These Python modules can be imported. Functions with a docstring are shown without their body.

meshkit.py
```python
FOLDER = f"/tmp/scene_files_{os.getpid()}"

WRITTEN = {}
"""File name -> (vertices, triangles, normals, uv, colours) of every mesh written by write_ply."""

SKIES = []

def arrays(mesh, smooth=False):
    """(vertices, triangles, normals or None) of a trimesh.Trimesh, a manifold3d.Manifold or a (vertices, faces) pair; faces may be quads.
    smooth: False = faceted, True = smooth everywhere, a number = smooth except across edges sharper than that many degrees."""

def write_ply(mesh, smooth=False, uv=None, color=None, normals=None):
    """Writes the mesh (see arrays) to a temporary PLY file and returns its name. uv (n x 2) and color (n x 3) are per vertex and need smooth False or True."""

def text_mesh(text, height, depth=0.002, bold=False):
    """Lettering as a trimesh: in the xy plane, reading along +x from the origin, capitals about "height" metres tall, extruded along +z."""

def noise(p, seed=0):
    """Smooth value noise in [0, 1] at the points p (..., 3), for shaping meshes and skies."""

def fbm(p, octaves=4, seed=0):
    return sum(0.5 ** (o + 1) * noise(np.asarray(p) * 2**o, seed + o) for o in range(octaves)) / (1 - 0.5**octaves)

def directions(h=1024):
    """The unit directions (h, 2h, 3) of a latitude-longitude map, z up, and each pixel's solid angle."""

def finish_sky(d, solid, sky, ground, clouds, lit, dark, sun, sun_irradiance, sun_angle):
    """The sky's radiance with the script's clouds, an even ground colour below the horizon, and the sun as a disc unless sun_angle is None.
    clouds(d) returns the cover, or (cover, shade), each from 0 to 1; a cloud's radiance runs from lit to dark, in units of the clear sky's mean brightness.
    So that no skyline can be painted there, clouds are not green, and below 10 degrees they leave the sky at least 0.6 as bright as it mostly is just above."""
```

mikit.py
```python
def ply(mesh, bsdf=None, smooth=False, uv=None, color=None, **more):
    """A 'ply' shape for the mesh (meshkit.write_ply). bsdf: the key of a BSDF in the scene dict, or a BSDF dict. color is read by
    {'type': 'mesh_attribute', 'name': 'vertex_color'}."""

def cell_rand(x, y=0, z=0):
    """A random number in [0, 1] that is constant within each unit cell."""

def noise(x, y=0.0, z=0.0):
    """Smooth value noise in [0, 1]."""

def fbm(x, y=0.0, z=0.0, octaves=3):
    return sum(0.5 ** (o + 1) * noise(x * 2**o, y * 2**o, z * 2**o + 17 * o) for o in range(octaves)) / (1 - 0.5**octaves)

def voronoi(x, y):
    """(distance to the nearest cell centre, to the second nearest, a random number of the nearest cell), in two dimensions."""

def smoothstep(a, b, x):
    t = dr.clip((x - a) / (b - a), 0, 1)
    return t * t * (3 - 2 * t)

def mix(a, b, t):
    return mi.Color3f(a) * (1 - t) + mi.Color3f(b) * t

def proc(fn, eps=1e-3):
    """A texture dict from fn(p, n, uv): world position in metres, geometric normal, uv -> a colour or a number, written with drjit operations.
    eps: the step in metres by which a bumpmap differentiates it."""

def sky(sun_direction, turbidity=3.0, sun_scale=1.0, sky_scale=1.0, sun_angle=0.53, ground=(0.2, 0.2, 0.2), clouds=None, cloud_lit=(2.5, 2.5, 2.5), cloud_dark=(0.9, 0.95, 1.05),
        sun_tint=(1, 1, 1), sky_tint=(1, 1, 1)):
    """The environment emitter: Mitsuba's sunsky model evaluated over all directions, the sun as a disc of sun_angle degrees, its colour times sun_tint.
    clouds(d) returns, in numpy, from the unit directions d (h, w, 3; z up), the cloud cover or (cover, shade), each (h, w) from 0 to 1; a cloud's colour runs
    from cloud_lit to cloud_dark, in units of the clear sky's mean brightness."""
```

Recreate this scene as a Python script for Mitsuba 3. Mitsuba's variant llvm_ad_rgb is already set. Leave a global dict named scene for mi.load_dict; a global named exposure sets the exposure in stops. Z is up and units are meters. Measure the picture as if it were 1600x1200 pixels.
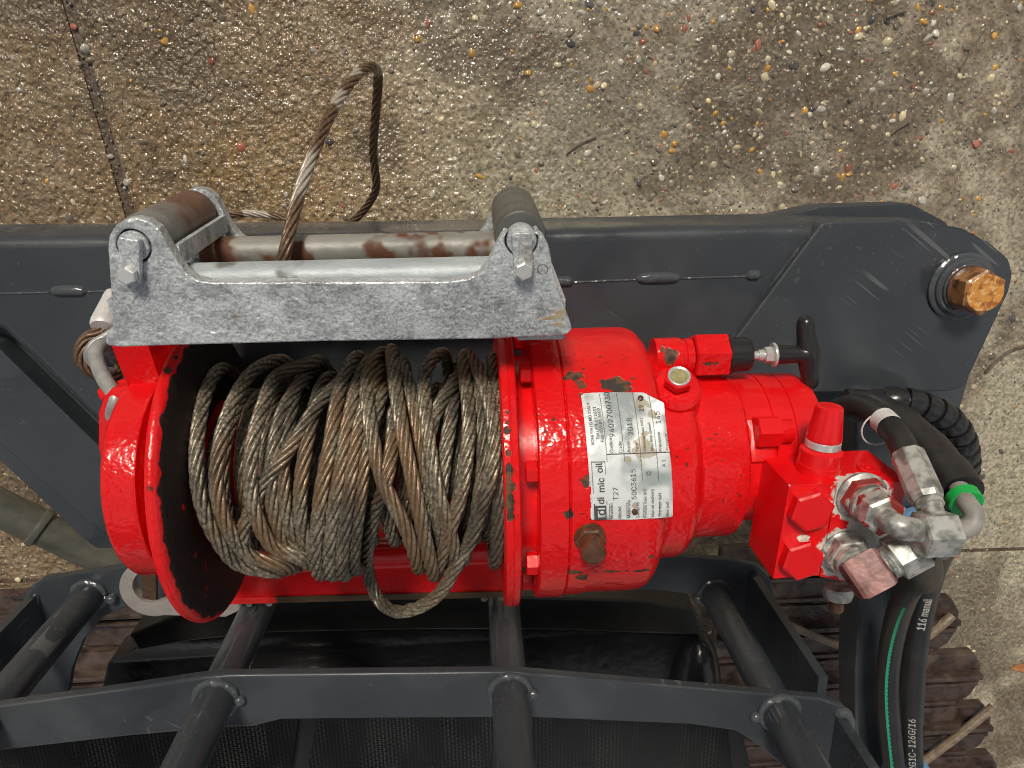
import math, random
import numpy as np, trimesh, mitsuba as mi, drjit as dr
import mapbox_earcut as earcut
from shapely.geometry import Polygon, Point, LineString
from shapely import affinity
from scipy.interpolate import CubicSpline
import mikit, meshkit
from mikit import proc, noise, fbm, voronoi, smoothstep, mix, cell_rand

# ------------------------------------------------------------------ camera, sky, exposure
F, CX, CY, ZC = 1150.0, 800.0, 600.0, 1.25           # focal length in photo pixels, centre, camera height
NAD = (735.0, 230.0)                                   # where straight down falls in the photo
unit = lambda a: np.asarray(a, float) / np.linalg.norm(a)
n_c = unit([(NAD[0] - CX) / F, (NAD[1] - CY) / F, 1.0])
ex_c = np.array([1, -0.018, 0.0]); ex_c = unit(ex_c - n_c * (ex_c @ n_c))
ey_c = np.cross(-n_c, ex_c)
R_cw = np.stack([ex_c, ey_c, -n_c])                    # camera (right, down, forward) -> world
CAM = np.array([0, 0, ZC])
fwd, down = R_cw @ [0, 0, 1.0], R_cw @ [0, 1.0, 0]
T4 = mi.ScalarTransform4f
scene, labels = {}, {}
scene["camera"] = {"type": "perspective", "fov": math.degrees(2 * math.atan(CX / F)), "fov_axis": "x", "near_clip": 0.01, "far_clip": 200.0,
                   "to_world": T4().look_at(CAM.tolist(), (CAM + fwd).tolist(), (-down).tolist())}
scene["sky"] = mikit.sky((-0.13, 0.68, 0.72), turbidity=3, sun_scale=0.3, sun_angle=13, sun_tint=(.87, .97, 1.12),
                         clouds=lambda d: (1.0, np.clip((meshkit.fbm(d * 3.1, 4, 5) - .38) * 4.5, 0, 1)), cloud_lit=(.72, .73, .76), cloud_dark=(.11, .115, .12))
exposure = 3.0

# ------------------------------------------------------------------ helpers
def ray(u, v):
    return R_cw @ np.array([(u - CX) / F, (v - CY) / F, 1.0])
def P(u, v, h):                                        # the point seen at (u, v) that lies h below the camera
    d = ray(u, v); return CAM + d * (h / -d[2])
def PZ(u, v, zc):                                      # ... at optical depth zc
    return CAM + ray(u, v) * zc
def add(key, mesh, mat, smooth=30, **k):
    scene[key] = mikit.ply(mesh, "mat_" + mat, smooth, **k); return key
def num(base):
    k, i = base, 0
    while k in scene or k in labels or any(s.startswith(k + "__") for s in scene):
        i += 1; k = f"{base}_{i:03d}"
    return k
def part(parent, name, mesh, mat, smooth=30, label=None, **k):
    key = add(num(f"{parent}__{name}"), mesh, mat, smooth, **k)
    if label: labels[key] = {"label": label}
    return key
def tag(key, label, cat=None, group=None, kind=None):
    d = {"label": label}
    if cat: d["category"] = cat
    if group: d["group"] = group
    if kind: d["kind"] = kind
    labels[key] = d
def cat_(ms):
    return trimesh.util.concatenate([trimesh.Trimesh(m.vertices, m.faces, process=False) for m in ms])
def basis(axis, ref=None):
    z = unit(axis); ref = np.array([0, 0, 1.0]) if ref is None else np.asarray(ref, float)
    if abs(z @ unit(ref)) > 0.97: ref = np.array([0, 1.0, 0])
    x = unit(np.cross(ref, z)); return x, np.cross(z, x), z
def loft(rings, cap0=True, cap1=True):
    rings = [np.asarray(r) for r in rings]; n, m = len(rings), len(rings[0])
    v = np.vstack(rings); f = []
    a = np.arange(m); b = (a + 1) % m
    for i in range(n - 1):
        o, p = i * m, (i + 1) * m
        f.append(np.stack([o + a, o + b, p + b], 1)); f.append(np.stack([o + a, p + b, p + a], 1))
    f = np.vstack(f); extra = []
    for on, i, flip in ((cap0, 0, True), (cap1, n - 1, False)):
        if on:
            c = len(v) + len(extra); extra.append(rings[i].mean(0))
            t = np.stack([i * m + a, i * m + b, np.full(m, c)], 1); f = np.vstack([f, t[:, ::-1] if flip else t])
    return trimesh.Trimesh(np.vstack([v] + [np.array(extra)] * bool(extra)), f, process=False)
def rev(profile, o, axis, n=64, cap0=True, cap1=True, wob=None):   # profile [(along, radius)]
    x, y, z = basis(axis); t = np.arange(n) * 2 * math.pi / n
    ring = lambda s, r: np.asarray(o) + z * s + (np.cos(t)[:, None] * x + np.sin(t)[:, None] * y) * r
    return loft([ring(s, max(r, 1e-5)) for s, r in profile], cap0, cap1)
def cyl(o, axis, r, L, c=0.0008, n=48):
    c = min(c, r * 0.4, L * 0.4)
    return rev([(0, r - c), (c * .3, r - c * .3), (c, r), (L - c, r), (L - c * .3, r - c * .3), (L, r - c)], o, axis, n)
def hexa(o, axis, af, L, c=0.0015, rot=0.0):
    x, y, z = basis(axis); t = np.arange(6) * math.pi / 3 + rot; R = af / math.sqrt(3)
    ring = lambda s, k: np.asarray(o) + z * s + (np.cos(t)[:, None] * x + np.sin(t)[:, None] * y) * R * k
    k = 1 - c / R
    m = loft([ring(0, k), ring(c * .5, 1), ring(L - c * .6, 1), ring(L, k)])
    return m
def path(pts, step=0.004):
    p = np.asarray(pts, float); s = np.r_[0, np.cumsum(np.linalg.norm(np.diff(p[:, :3], axis=0), axis=1))]
    n = max(4, int(s[-1] / step)); return CubicSpline(s, p, bc_type="natural")(np.linspace(0, s[-1], n))
def frames(p):
    t = np.gradient(p, axis=0); t /= np.linalg.norm(t, axis=1, keepdims=True)
    a = basis(t[0])[0]; out = []
    for k in t:
        a = unit(a - k * (a @ k)); out.append(a)
    a = np.array(out); return t, a, np.cross(t, a)
def tube(p, r, n=20, cap=True):
    p = np.asarray(p, float); _, a, b = frames(p); r = np.broadcast_to(r, (len(p),)); t = np.arange(n) * 2 * math.pi / n
    return loft([q + (np.cos(t)[:, None] * i + np.sin(t)[:, None] * j) * k for q, i, j, k in zip(p, a, b, r)], cap, cap)
LOBE = []
for i in range(6):
    for al in np.radians([-29.5, -19, -7, 7, 19, 29.5]):
        LOBE.append((i * math.pi / 3 + al, (2 / 3) * math.cos(al) + math.sqrt(max(1 / 9 - (2 / 3 * math.sin(al)) ** 2, 0))))
LOBE = np.array(LOBE)
def rope(p, r, lay=0.078, seed=0.0):                   # six strands laid round a core, as one twisted surface; returns mesh and uv
    _, a, b = frames(p); s = np.r_[0, np.cumsum(np.linalg.norm(np.diff(p, axis=0), axis=1))]
    rings = []
    for q, i, j, d in zip(p, a, b, s):
        t = LOBE[:, 0] + 2 * math.pi * d / lay + seed
        rings.append(q + (np.cos(t)[:, None] * i + np.sin(t)[:, None] * j) * (LOBE[:, 1] * r)[:, None])
    return loft(rings)
def resample(poly, step):
    out = []
    for ring in [poly.exterior, *poly.interiors]:
        c = np.array(ring.coords)[:-1]; res = []
        for i in range(len(c)):
            d = c[(i + 1) % len(c)] - c[i]; k = max(1, int(np.linalg.norm(d) / step))
            res += [c[i] + d * j / k for j in range(k)]
        out.append(np.array(res))
    return out
def rounded(pts, r, holes=()):
    g = Polygon(pts).buffer(0)
    g = g.buffer(-r, quad_segs=6).buffer(2 * r, quad_segs=6).buffer(-r, quad_segs=6).simplify(r * 0.02) if r else g
    for h in holes: g = g.difference(h)
    return max(getattr(g, "geoms", [g]), key=lambda q: q.area)
def plate(poly, z0, z1, c=0.0015, segs=3, place=None, step=0.05):   # polygon in x, y, from z0 up to z1, edges rounded
    if not isinstance(poly, Polygon): poly = Polygon(poly)
    poly = poly if poly.exterior.is_ccw else Polygon(list(poly.exterior.coords)[::-1], [list(i.coords) for i in poly.interiors])
    rings, miters = resample(poly, step), []
    for k, c0 in enumerate(rings):
        area = 0.5 * np.sum(c0[:, 0] * np.roll(c0[:, 1], -1) - np.roll(c0[:, 0], -1) * c0[:, 1])
        if (area > 0) != (k == 0): c0 = rings[k] = c0[::-1]
        d = np.roll(c0, -1, 0) - c0; d /= np.linalg.norm(d, axis=1, keepdims=True) + 1e-12
        nrm = np.stack([-d[:, 1], d[:, 0]], 1)          # inward for the material side
        m = nrm + np.roll(nrm, 1, 0); m /= np.maximum((m * nrm).sum(1, keepdims=True), 0.5)
        miters.append(m)
    ends = np.cumsum([len(r) for r in rings]); base = np.vstack(rings); mit = np.vstack(miters); n = len(base)
    lv = [(c * (1 - math.sin(a)), z0 + c * (1 - math.cos(a))) for a in np.linspace(0, math.pi / 2, segs)]
    lv += [(c * (1 - math.cos(a)), z1 - c + c * math.sin(a)) for a in np.linspace(0, math.pi / 2, segs)]
    V = np.vstack([np.c_[base + mit * o, np.full(n, z)] for o, z in lv]); Fs = []
    idx = np.concatenate([np.r_[np.arange(a + 1, b), a] for a, b in zip(np.r_[0, ends[:-1]], ends)]); a = np.arange(n)
    for i in range(len(lv) - 1):
        o, p = i * n, (i + 1) * n
        Fs += [np.stack([o + a, o + idx, p + idx], 1), np.stack([o + a, p + idx, p + a], 1)]
    top = base + mit * c
    tri = np.asarray(earcut.triangulate_float64(np.ascontiguousarray(top), ends.astype(np.uint32))).reshape(-1, 3).astype(int)
    q = top[tri]; cr = (q[:, 1, 0] - q[:, 0, 0]) * (q[:, 2, 1] - q[:, 0, 1]) - (q[:, 1, 1] - q[:, 0, 1]) * (q[:, 2, 0] - q[:, 0, 0])
    tri[cr < 0] = tri[cr < 0][:, ::-1]
    Fs += [tri[:, ::-1], tri + (len(lv) - 1) * n]
    if place is not None: V = place(V)
    return trimesh.Trimesh(V, np.vstack(Fs), process=False)
def box(lo, hi, c=0.001, place=None):
    return plate([(lo[0], lo[1]), (hi[0], lo[1]), (hi[0], hi[1]), (lo[0], hi[1])], lo[2], hi[2], c, place=place, step=9)
def obox(o, ax, ay, az, sx, sy, sz, c=0.001):           # box centred in x, y on o, from o along az
    ax, ay, az = unit(ax), unit(ay), unit(az)
    return box((-sx / 2, -sy / 2, 0), (sx / 2, sy / 2, sz), c, lambda V: np.asarray(o) + V[:, :1] * ax + V[:, 1:2] * ay + V[:, 2:] * az)
def px(pts, h): return [tuple(P(u, v, h)[:2]) for u, v in pts]
def weld(p, r, seed=0, n=10):                           # a lumpy bead along the path p
    rs = np.random.default_rng(seed); p = np.asarray(p); k = np.arange(len(p))
    rr = r * (0.9 + 0.10 * np.sin(k * .7 + rs.uniform(0, 6)) + 0.08 * rs.random(len(p))); rr[0] *= .4; rr[-1] *= .4
    return tube(p + rs.normal(0, r * .03, p.shape), rr, n)
def ring_weld(o, axis, R, r, seed=0, a0=0, a1=360):
    x, y, z = basis(axis); t = np.radians(np.linspace(a0, a1, max(12, int(abs(a1 - a0) / 6))))
    return weld(np.asarray(o) + (np.cos(t)[:, None] * x + np.sin(t)[:, None] * y) * R + z * r * .15, r, seed)
XA, YA, ZA = np.eye(3)

# winch axis and points on cylinders about it
A = PZ(800, 719, 0.607)
def W(x, y=0.0, z=0.0): return A + np.array([x + .0245, y, z]) - np.array([A[0], 0, 0])
def Pcyl(u, v, r):                                     # where the sight line first meets the cylinder of radius r (or its nearest point)
    d = ray(u, v); o = CAM - A; a = d[1] ** 2 + d[2] ** 2; b = o[1] * d[1] + o[2] * d[2]; c = o[1] ** 2 + o[2] ** 2 - r * r
    D = b * b - a * c; t = (-b - math.sqrt(max(D, 0))) / a
    q = CAM + d * t; w = (q - A)[1:]; w = w / np.linalg.norm(w) * r
    return np.array([q[0], A[1] + w[0], A[2] + w[1]])
def radial(q): d = np.array([0, q[1] - A[1], q[2] - A[2]]); return unit(d)

# ------------------------------------------------------------------ materials
def bs(base, rough=0.4, metal=0.0, spec=0.5, coat=0.0, coat_gloss=0.9, bump=None, bscale=0.001, eps=5e-4):
    tex = lambda q: {"type": "rgb", "value": list(q)} if isinstance(q, (tuple, list)) else (proc(q) if callable(q) else q)
    d = {"type": "principled", "base_color": tex(base), "roughness": tex(rough), "metallic": tex(metal), "specular": spec}
    if coat: d.update(clearcoat=coat, clearcoat_gloss=coat_gloss)
    if bump is not None: d = {"type": "bumpmap", "arbitrary": proc(bump, eps), "scale": 1.0, "bsdf": d}
    return {"type": "twosided", "bsdf": d}
def M(name, *a, **k): scene["mat_" + name] = bs(*a, **k); return name
cn = lambda q: tuple(float(x) for x in q)
def blobs(lst, amp=1.5):                                        # [(point, radius, (stretch x, y, z))] -> ragged mask of bare spots
    lst = [(cn(q), float(r), cn(s)) for q, r, s in lst]
    def fn(p):
        wob = (fbm(p.x * 260, p.y * 260, p.z * 260, 3) - 0.5) * amp
        m = mi.Float(0)
        for q, r, s in lst:
            d = dr.sqrt(dr.square((p.x - q[0]) / s[0]) + dr.square((p.y - q[1]) / s[1]) + dr.square((p.z - q[2]) / s[2])) / r
            m = dr.maximum(m, smoothstep(1.06, 0.94, d + wob))
        return m
    return fn
RED = (0.60, 0.006, 0.008)
one = (1, 1, 1)
chips = [(Pcyl(897, 588, .107), .0052, (1.3, .7, 1)), (Pcyl(908, 603, .107), .0042, (.7, 1.4, 1)), (Pcyl(962, 599, .107), .0085, (1.35, .6, 1)), (Pcyl(970, 606, .107), .006, (1.3, .6, 1)),
         (Pcyl(915, 752, .107), .0042, (.8, 1.2, 1)), (Pcyl(910, 619, .107), .0028, one), (Pcyl(889, 802, .108), .0038, one), (Pcyl(896, 893, .107), .0048, (1.5, .6, .8)), (Pcyl(909, 900, .107), .0052, one),
         (Pcyl(960, 893, .107), .0030, (3.2, .5, .6)), (Pcyl(1005, 892, .107), .0026, (3, .5, .6)), (Pcyl(1018, 870, .106), .0018, one), (Pcyl(1085, 750, .068), .0012, one),
         (Pcyl(793, 645, .115), .0016, one), (Pcyl(793, 660, .115), .0015, one), (Pcyl(793, 673, .115), .0020, (1, 1.5, 1)), (Pcyl(794, 708, .115), .0020, (1, 1.6, 1)), (Pcyl(795, 735, .115), .0028, (1, 2.2, 1)),
         (Pcyl(796, 758, .115), .0031, (1, 2.6, 1)), (Pcyl(796, 785, .115), .0028, (1, 2.6, 1)), (Pcyl(797, 806, .115), .0024, (1, 1.6, 1)),
         (Pcyl(262, 838, .1165), .0022, (.7, 1.8, 1.8)), (Pcyl(268, 880, .1165), .0028, (.8, 1.6, 1.6)), (Pcyl(275, 557, .1165), .0022, one), (Pcyl(262, 579, .1165), .0026, one)]
CH = [PZ(u, v, .562) for u, v in ((1048, 556), (1040, 545), (1112, 573), (1120, 533), (1100, 532))]
chips += [(CH[0], .0075, (.8, 1, 1.4)), (CH[1], .0055, one), (CH[2], .0065, (1.6, .55, 1.2)), (CH[3], .0055, (1.6, .5, 1.2)), (CH[4], .004, (1.4, .6, 1))]
LB = [PZ(u, v, .56) for u, v in ((184, 568), (223, 561), (165, 640), (160, 652), (190, 580))]
chips += [(LB[0], .0032, one), (LB[1], .0030, (.6, 1.4, 1)), (LB[2], .0022, one), (LB[3], .0026, one), (LB[4], .0022, one)]
chipmask = blobs(chips)
def red_col(p, n, uv):
    t = fbm(p.x * 60, p.y * 60, p.z * 60, 3)
    c = mix((0.60, 0.004, 0.007), (0.74, 0.008, 0.009), t)
    speck = smoothstep(0.80, 0.86, noise(p.x * 420, p.y * 420, p.z * 420)) * smoothstep(0.5, 0.68, fbm(p.x * 28 + 5, p.y * 28, p.z * 28, 2))
    c = mix(c, (0.10, 0.02, 0.012), speck * 0.85)
    rust = mix((0.035, 0.028, 0.022), (0.13, 0.05, 0.02), smoothstep(.45, .6, fbm(p.x * 200, p.y * 200, p.z * 200, 2)))
    return mix(c, rust, chipmask(p))
def red_bump(p, n, uv):
    return (fbm(p.x * 320, p.y * 320, p.z * 320, 2) * 0.00055 + noise(p.x * 110, p.y * 110, p.z * 110) * 0.0005) - chipmask(p) * 0.0003
def red_rough(p, n, uv): return mi.Float(0.13) + 0.5 * chipmask(p) + 0.12 * fbm(p.x * 40, p.y * 40, p.z * 40, 2)
M("red_paint", red_col, red_rough, spec=0.5, bump=red_bump)
M("red_smooth", lambda p, n, uv: mix((0.62, 0.004, 0.007), (0.72, 0.008, 0.01), fbm(p.x * 50, p.y * 50, p.z * 50, 2)), 0.24, bump=lambda p, n, uv: fbm(p.x * 180, p.y * 180, p.z * 180, 2) * 0.00012)
def flange_mask(p, n):
    rr = dr.sqrt(dr.square(p.y - float(A[1])) + dr.square(p.z - float(A[2])))
    w = fbm(p.x * 90, p.y * 90, p.z * 90, 4) - .5
    rim = smoothstep(.1138, .1125, rr + w * 0.0075)
    inner = smoothstep(0.05, 0.15, n.x)
    red_left = smoothstep(.73, .79, fbm(p.x * 70, p.y * 55 + 3, p.z * 55, 3))
    return inner * rim * (1 - red_left)
def flange_col(p, n, uv):
    k = fbm(p.x * 150, p.y * 150, p.z * 150, 2)
    return mix(red_col(p, n, uv), mix((0.004, 0.003, 0.003), (0.016, 0.006, 0.005), k), flange_mask(p, n))
M("red_flange", flange_col, lambda p, n, uv: mi.Float(.28) + .3 * flange_mask(p, n), bump=red_bump)
def tray_col(p, n, uv):
    edge = smoothstep(0.5, 0.9, -n.y) * smoothstep(float(P(425, 940, .64)[0]) - .004, float(P(432, 940, .64)[0]), p.x + (noise(p.x * 300, p.y * 300, p.z * 300) - .5) * .006)
    return mix(red_col(p, n, uv), (0.05, 0.028, 0.014), edge)
M("tray_lip", lambda p, n, uv: mix((.70, .02, .02), mix((.035, .022, .012), (.12, .07, .035), fbm(p.x * 90, p.y * 200, p.z * 90, 3)), smoothstep(float(P(430, 940, .64)[0]), float(P(436, 940, .64)[0]), p.x + (noise(p.x * 300, p.y * 300, p.z * 300) - .5) * .006)), .4)
M("red_tray", tray_col, 0.3, bump=lambda p, n, uv: fbm(p.x * 120, p.y * 120, p.z * 120, 2) * 0.0002)
bare = blobs([(P(1345, 776, .452), .0212, (1, 1, .8)), (P(1319, 862, .452), .0205, (1, 1, .8)), (P(1362, 836, .452), .023, (1, 1, .8)), (P(1385, 862, .452), .020, (1, 1, .8)),
              (P(1296, 752, .452), .0010, one), (P(1410, 755, .452), .0010, one), (P(1233, 758, .452), .0012, one), (P(1258, 842, .450), .0036, (1.5, .7, 1)), (P(1290, 700, .475), .004, one)], .55)
redspot = blobs([(P(1318, 820, .452), .0035, one), (P(1345, 842, .452), .003, (1.6, .7, 3)), (P(1308, 812, .452), .003, (.7, 1.5, 3))])
M("block_paint", lambda p, n, uv: mix((0.68, 0.005, 0.008), mix((.46, .47, .44), (.70, .70, .64), fbm(p.x * 60, p.y * 60, p.z * 60, 2)), bare(p) * (1 - redspot(p))), lambda p, n, uv: mi.Float(.24) + .12 * bare(p),
  metal=lambda p, n, uv: .1 * bare(p) * (1 - redspot(p)), bump=lambda p, n, uv: fbm(p.x * 160, p.y * 160, p.z * 160, 2) * 0.00015 - bare(p) * .0002)
def grey_col(p, n, uv):
    t = fbm(p.x * 14, p.y * 14, p.z * 14, 3); s = smoothstep(.55, .8, fbm(p.x * 16 + p.y * 9, p.y * 5 - p.x * 3, p.z * 9, 3))
    dust = smoothstep(.78, .84, noise(p.x * 330, p.y * 330, p.z * 330)) * smoothstep(.5, .7, fbm(p.x * 20 + 3, p.y * 20, p.z * 20, 2))
    c = mix((0.029, 0.035, 0.042), (0.045, 0.052, 0.061), t); c = mix(c, (0.085, 0.09, 0.095), s * .35)
    q = p.x * .6 + p.y * .8; r = p.x * .8 - p.y * .6
    scr = smoothstep(.80, .86, noise(q * 420, r * 14, p.z * 40)) * smoothstep(.56, .66, fbm(p.x * 11 + 7, p.y * 11, p.z * 11, 2))
    dry = smoothstep(.56, .60, fbm(p.x * 9 + 2, p.y * 12, p.z * 9, 4)) * .22
    c = mix(mix(c, (0.075, 0.082, 0.09), dry), (0.16, 0.165, 0.17), scr * .5)
    return mix(c * .92, (0.2, 0.19, 0.17), dust * .2)
def grey_rough(p, n, uv): return mi.Float(0.13) + 0.34 * smoothstep(.35, .65, fbm(p.x * 18, p.y * 18, p.z * 18, 3))
M("grey_paint", grey_col, grey_rough, spec=.5, bump=lambda p, n, uv: fbm(p.x * 60, p.y * 60, p.z * 60, 3) * 0.0004 + noise(p.x * 300, p.y * 300, p.z * 300) * .00006)
M("weld_paint", (0.060, 0.067, 0.075), 0.22, bump=lambda p, n, uv: noise(p.x * 260, p.y * 260, p.z * 260) * 0.0007)
def galv_col(p, n, uv):
    a = fbm(p.x * 900, p.y * 900, p.z * 900, 2); b = fbm(p.x * 60, p.y * 60, p.z * 60, 4); f = smoothstep(.30, .62, a)
    c = mix((0.21, 0.225, 0.235), (0.66, 0.69, 0.71), f * .40 + .60 * smoothstep(.22, .74, b * .6 + .4 * fbm(p.x * 17 + 3, p.y * 17, p.z * 17, 3)))
    c = mix(c, (0.09, 0.095, 0.095), smoothstep(.56, .70, fbm(p.x * 95 + 9, p.y * 95, p.z * 95, 4)) * .38)
    return mix(c, (.22, .15, .07), smoothstep(.66, .76, fbm(p.x * 30 + 2, p.y * 30, p.z * 30 + 7, 3)) * .35)
M("galvanised", galv_col, 0.36, metal=.35, bump=lambda p, n, uv: fbm(p.x * 380, p.y * 380, p.z * 380, 3) * 0.0013 + fbm(p.x * 90, p.y * 90, p.z * 90, 2) * .0007)
def roller_mat(name, base, dark, rust, lo, hi, seed):
    def col(p, n, uv):
        m = smoothstep(lo, hi, fbm(p.x * 34 + seed, p.y * 34, p.z * 30, 4))
        c = mix(dark, base, fbm(p.x * 26, p.y * 90 + seed, p.z * 90, 3))
        return mix(c, mix(rust, tuple(q * .55 for q in rust), fbm(p.x * 150, p.y * 150, p.z * 150, 3)), m)
    M(name, col, lambda p, n, uv: mi.Float(.48) + .25 * smoothstep(lo, hi, fbm(p.x * 34 + seed, p.y * 34, p.z * 30, 4)), metal=.15, bump=lambda p, n, uv: fbm(p.x * 200, p.y * 200, p.z * 200, 3) * .0004)
roller_mat("roller_bright", (.46, .51, .53), (.26, .29, .31), (.20, .20, .185), .58, .68, 3.0)
roller_mat("roller_rusty", (.33, .32, .29), (.15, .15, .135), (.14, .055, .028), .49, .58, 5.3)
def left_roller(p, n, uv):
    z0 = float(P(300, 320, .512)[2])
    m = smoothstep(.02, -.02, p.z - z0 + (fbm(p.x * 50, p.y * 50, p.z * 50, 3) - .5) * .07)
    c = mix((.12, .115, .10), (.27, .27, .26), fbm(p.x * 30, p.y * 60, p.z * 60, 4))
    return mix(c, mix((.10, .04, .022), (.17, .075, .045), fbm(p.x * 90, p.y * 90, p.z * 90, 3)), m * .9)
M("roller_brown", left_roller, .42, metal=.2, bump=lambda p, n, uv: fbm(p.x * 160, p.y * 160, p.z * 160, 3) * .0004)
M("roller_dark", lambda p, n, uv: mix((.06, .06, .055), (.15, .15, .14), fbm(p.x * 40, p.y * 40, p.z * 120, 4)), .36, metal=.3, bump=lambda p, n, uv: fbm(p.x * 50, p.y * 50, p.z * 300, 3) * .0003)
def zinc(name, redness, seed):
    def col(p, n, uv):
        f = fbm(p.x * 160 + seed, p.y * 160, p.z * 160, 3)
        c = mix((.20, .20, .185), (.50, .50, .47), smoothstep(.3, .65, f))
        if redness: c = mix(c, (.34, .045, .04), smoothstep(.58 - redness, .62 - redness, fbm(p.x * 70 + seed, p.y * 70, p.z * 70, 2)))
        return c
    M(name, col, .40, metal=.45, bump=lambda p, n, uv: fbm(p.x * 240, p.y * 240, p.z * 240, 2) * .0003)
def spray_col(p, n, uv):
    f = smoothstep(.3, .65, fbm(p.x * 160, p.y * 160, p.z * 160, 3)); c = mix((.20, .20, .185), (.50, .50, .47), f)
    return mix(c, mix((.085, .012, .011), (.16, .032, .028), f), smoothstep(-.05, .25, n.z - 1.4 * n.x + .25 * n.y - .25 + (fbm(p.x * 90, p.y * 90, p.z * 90, 2) - .5) * .5) * .9)
M("zinc_oversprayed", spray_col, .42, metal=.2, bump=lambda p, n, uv: fbm(p.x * 240, p.y * 240, p.z * 240, 2) * .0003)
zinc("zinc", 0, 1.0); zinc("zinc_red", .08, 4.0); zinc("zinc_redder", .15, 2.0)
M("bright_bolt", (.68, .68, .66), .3, metal=.6)
def rust_col(p, n, uv):
    f = fbm(p.x * 210, p.y * 210, p.z * 210, 3)
    return mix(mix((.30, .10, .02), (.58, .25, .045), smoothstep(.3, .6, f)), (.72, .50, .24), smoothstep(.50, .70, fbm(p.x * 420 + 4, p.y * 420, p.z * 420, 2)) * .6)
M("orange_rust", rust_col, .3, bump=lambda p, n, uv: fbm(p.x * 260, p.y * 260, p.z * 260, 3) * .0006)
M("head_rust", lambda p, n, uv: mix((.10, .045, .02), (.34, .16, .06), smoothstep(.35, .65, fbm(p.x * 120, p.y * 120, p.z * 120, 3))), .18, bump=lambda p, n, uv: fbm(p.x * 200, p.y * 200, p.z * 200, 2) * .0003)
M("dark_rust", lambda p, n, uv: mix((.035, .016, .01), (.15, .065, .03), fbm(p.x * 230, p.y * 230, p.z * 230, 3)), .35, bump=lambda p, n, uv: fbm(p.x * 260, p.y * 260, p.z * 260, 3) * .0005)
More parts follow.
